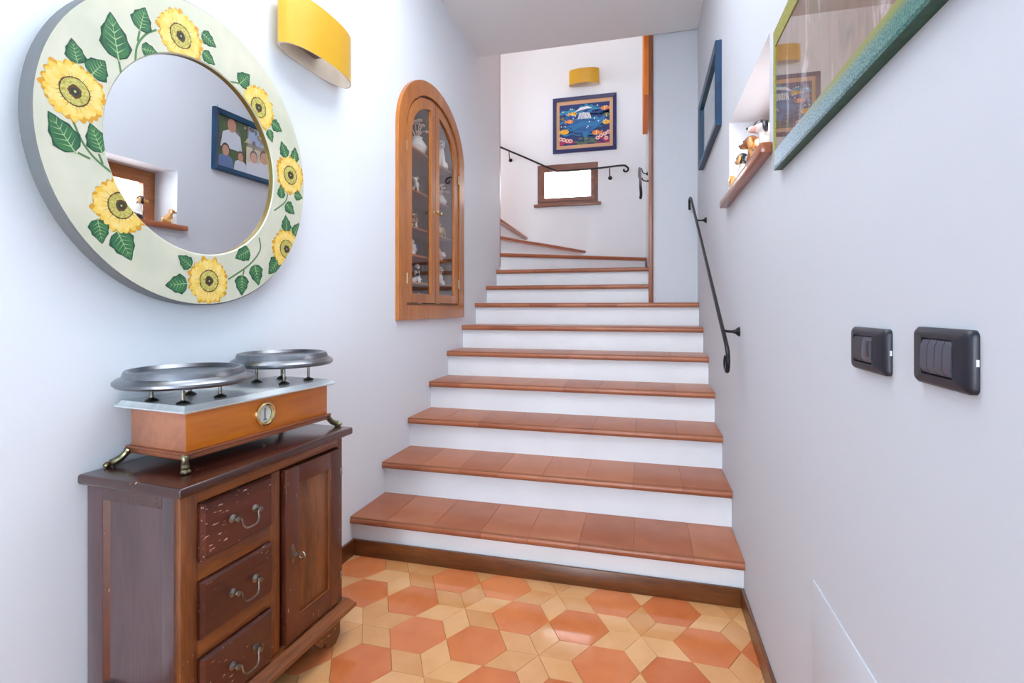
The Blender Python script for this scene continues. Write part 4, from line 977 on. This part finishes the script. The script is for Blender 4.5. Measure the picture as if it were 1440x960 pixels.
lathe(b_, [(.024, 0), (.034, 0), (.036, .004), (.035, .010), (.030, .012), (.027, .010), (.026, .003), (.024, .003)], 36, T_, cap=False); dl = obj('dial_rim', b_, 'gold', sc)
b_ = B(); lathe(b_, [(0, .001), (.0262, .001), (.0262, .003), (0, .003)], 32, T_); obj('dial_face', b_, 'dialface', dl)
b_ = B(); box(b_, SW*.475-.0015, SW*.475+.0015, -.005, -.0035, .088, .122); box(b_, SW*.475-.006, SW*.475+.006, -.0048, -.0035, .086, .089); obj('dial_pointer', b_, 'steel', dl)
for i, (x, y, dx, dy) in enumerate(((-.002, .0, -.5, -.8), (SW, 0, 1, -.3), (-.004, SD, -1, .6), (SW, SD, 1, .6))):
    b_ = B(); n_ = math.hypot(dx, dy); dx, dy = dx/n_, dy/n_; f_ = .010 if i == 0 else .038
    tube(b_, smoothpath([(x, y, .042), (x+dx*.006, y+dy*.006, .034), (x+dx*f_*.5, y+dy*f_*.5, .020), (x+dx*f_, y+dy*f_, .010)], 4), [.011]*4+[.009]*4+[.010]*4+[.012], 10)
    for t in (-.6, 0, .6):
        cx_, cy_ = math.cos(t)*dx-math.sin(t)*dy, math.sin(t)*dx+math.cos(t)*dy
        ell(b_, (x+dx*f_+cx_*.009, y+dy*f_+cy_*.009, .0075), (.010, .007, .0075), (0, 0, math.atan2(cy_, cx_)), 8)
    obj('claw_foot', b_, 'brass', sc)
scm = Matrix.Translation((c0.x, c0.y, CH)) @ Matrix.Rotation(R(83.7), 4, 'Z'); inv = scm.inverted()
pans = ((-1.2285, 1.1426, 1.005, .166, .140), (-1.2097, 1.506, 1.017, .163, .140))
for wx, wy, ztop, R1, R2 in pans:
    p = inv @ Vector((wx, wy, ztop)); h = p.z
    b_ = B(); lathe(b_, [(0, -.012), (R2-.018, -.010), (R2-.008, 0), (R2, 0), (R2+.003, -.006), (R2+.006, -.016), (R1-.006, -.022), (R1, -.028), (R1, -.034), (R1-.006, -.040), (R1-.022, -.042), (0, -.042)], 64, Matrix.Translation((p.x, p.y, h)))
    pn = obj('pan', b_, 'pewter', sc, smooth=40)
    for sx, sy in ((-.055, -.06), (.055, -.06), (-.055, .06), (.055, .06)):
        b_ = B(); hb_ = h-.042-.173
        lathe(b_, [(0, 0), (.016, 0), (.017, .003), (.012, .007), (.006, .009), (.0045, .011), (.0045, hb_), (0, hb_)], 16, Matrix.Translation((p.x+sx, p.y+sy, .173))); obj('post', b_, 'steel', sc)
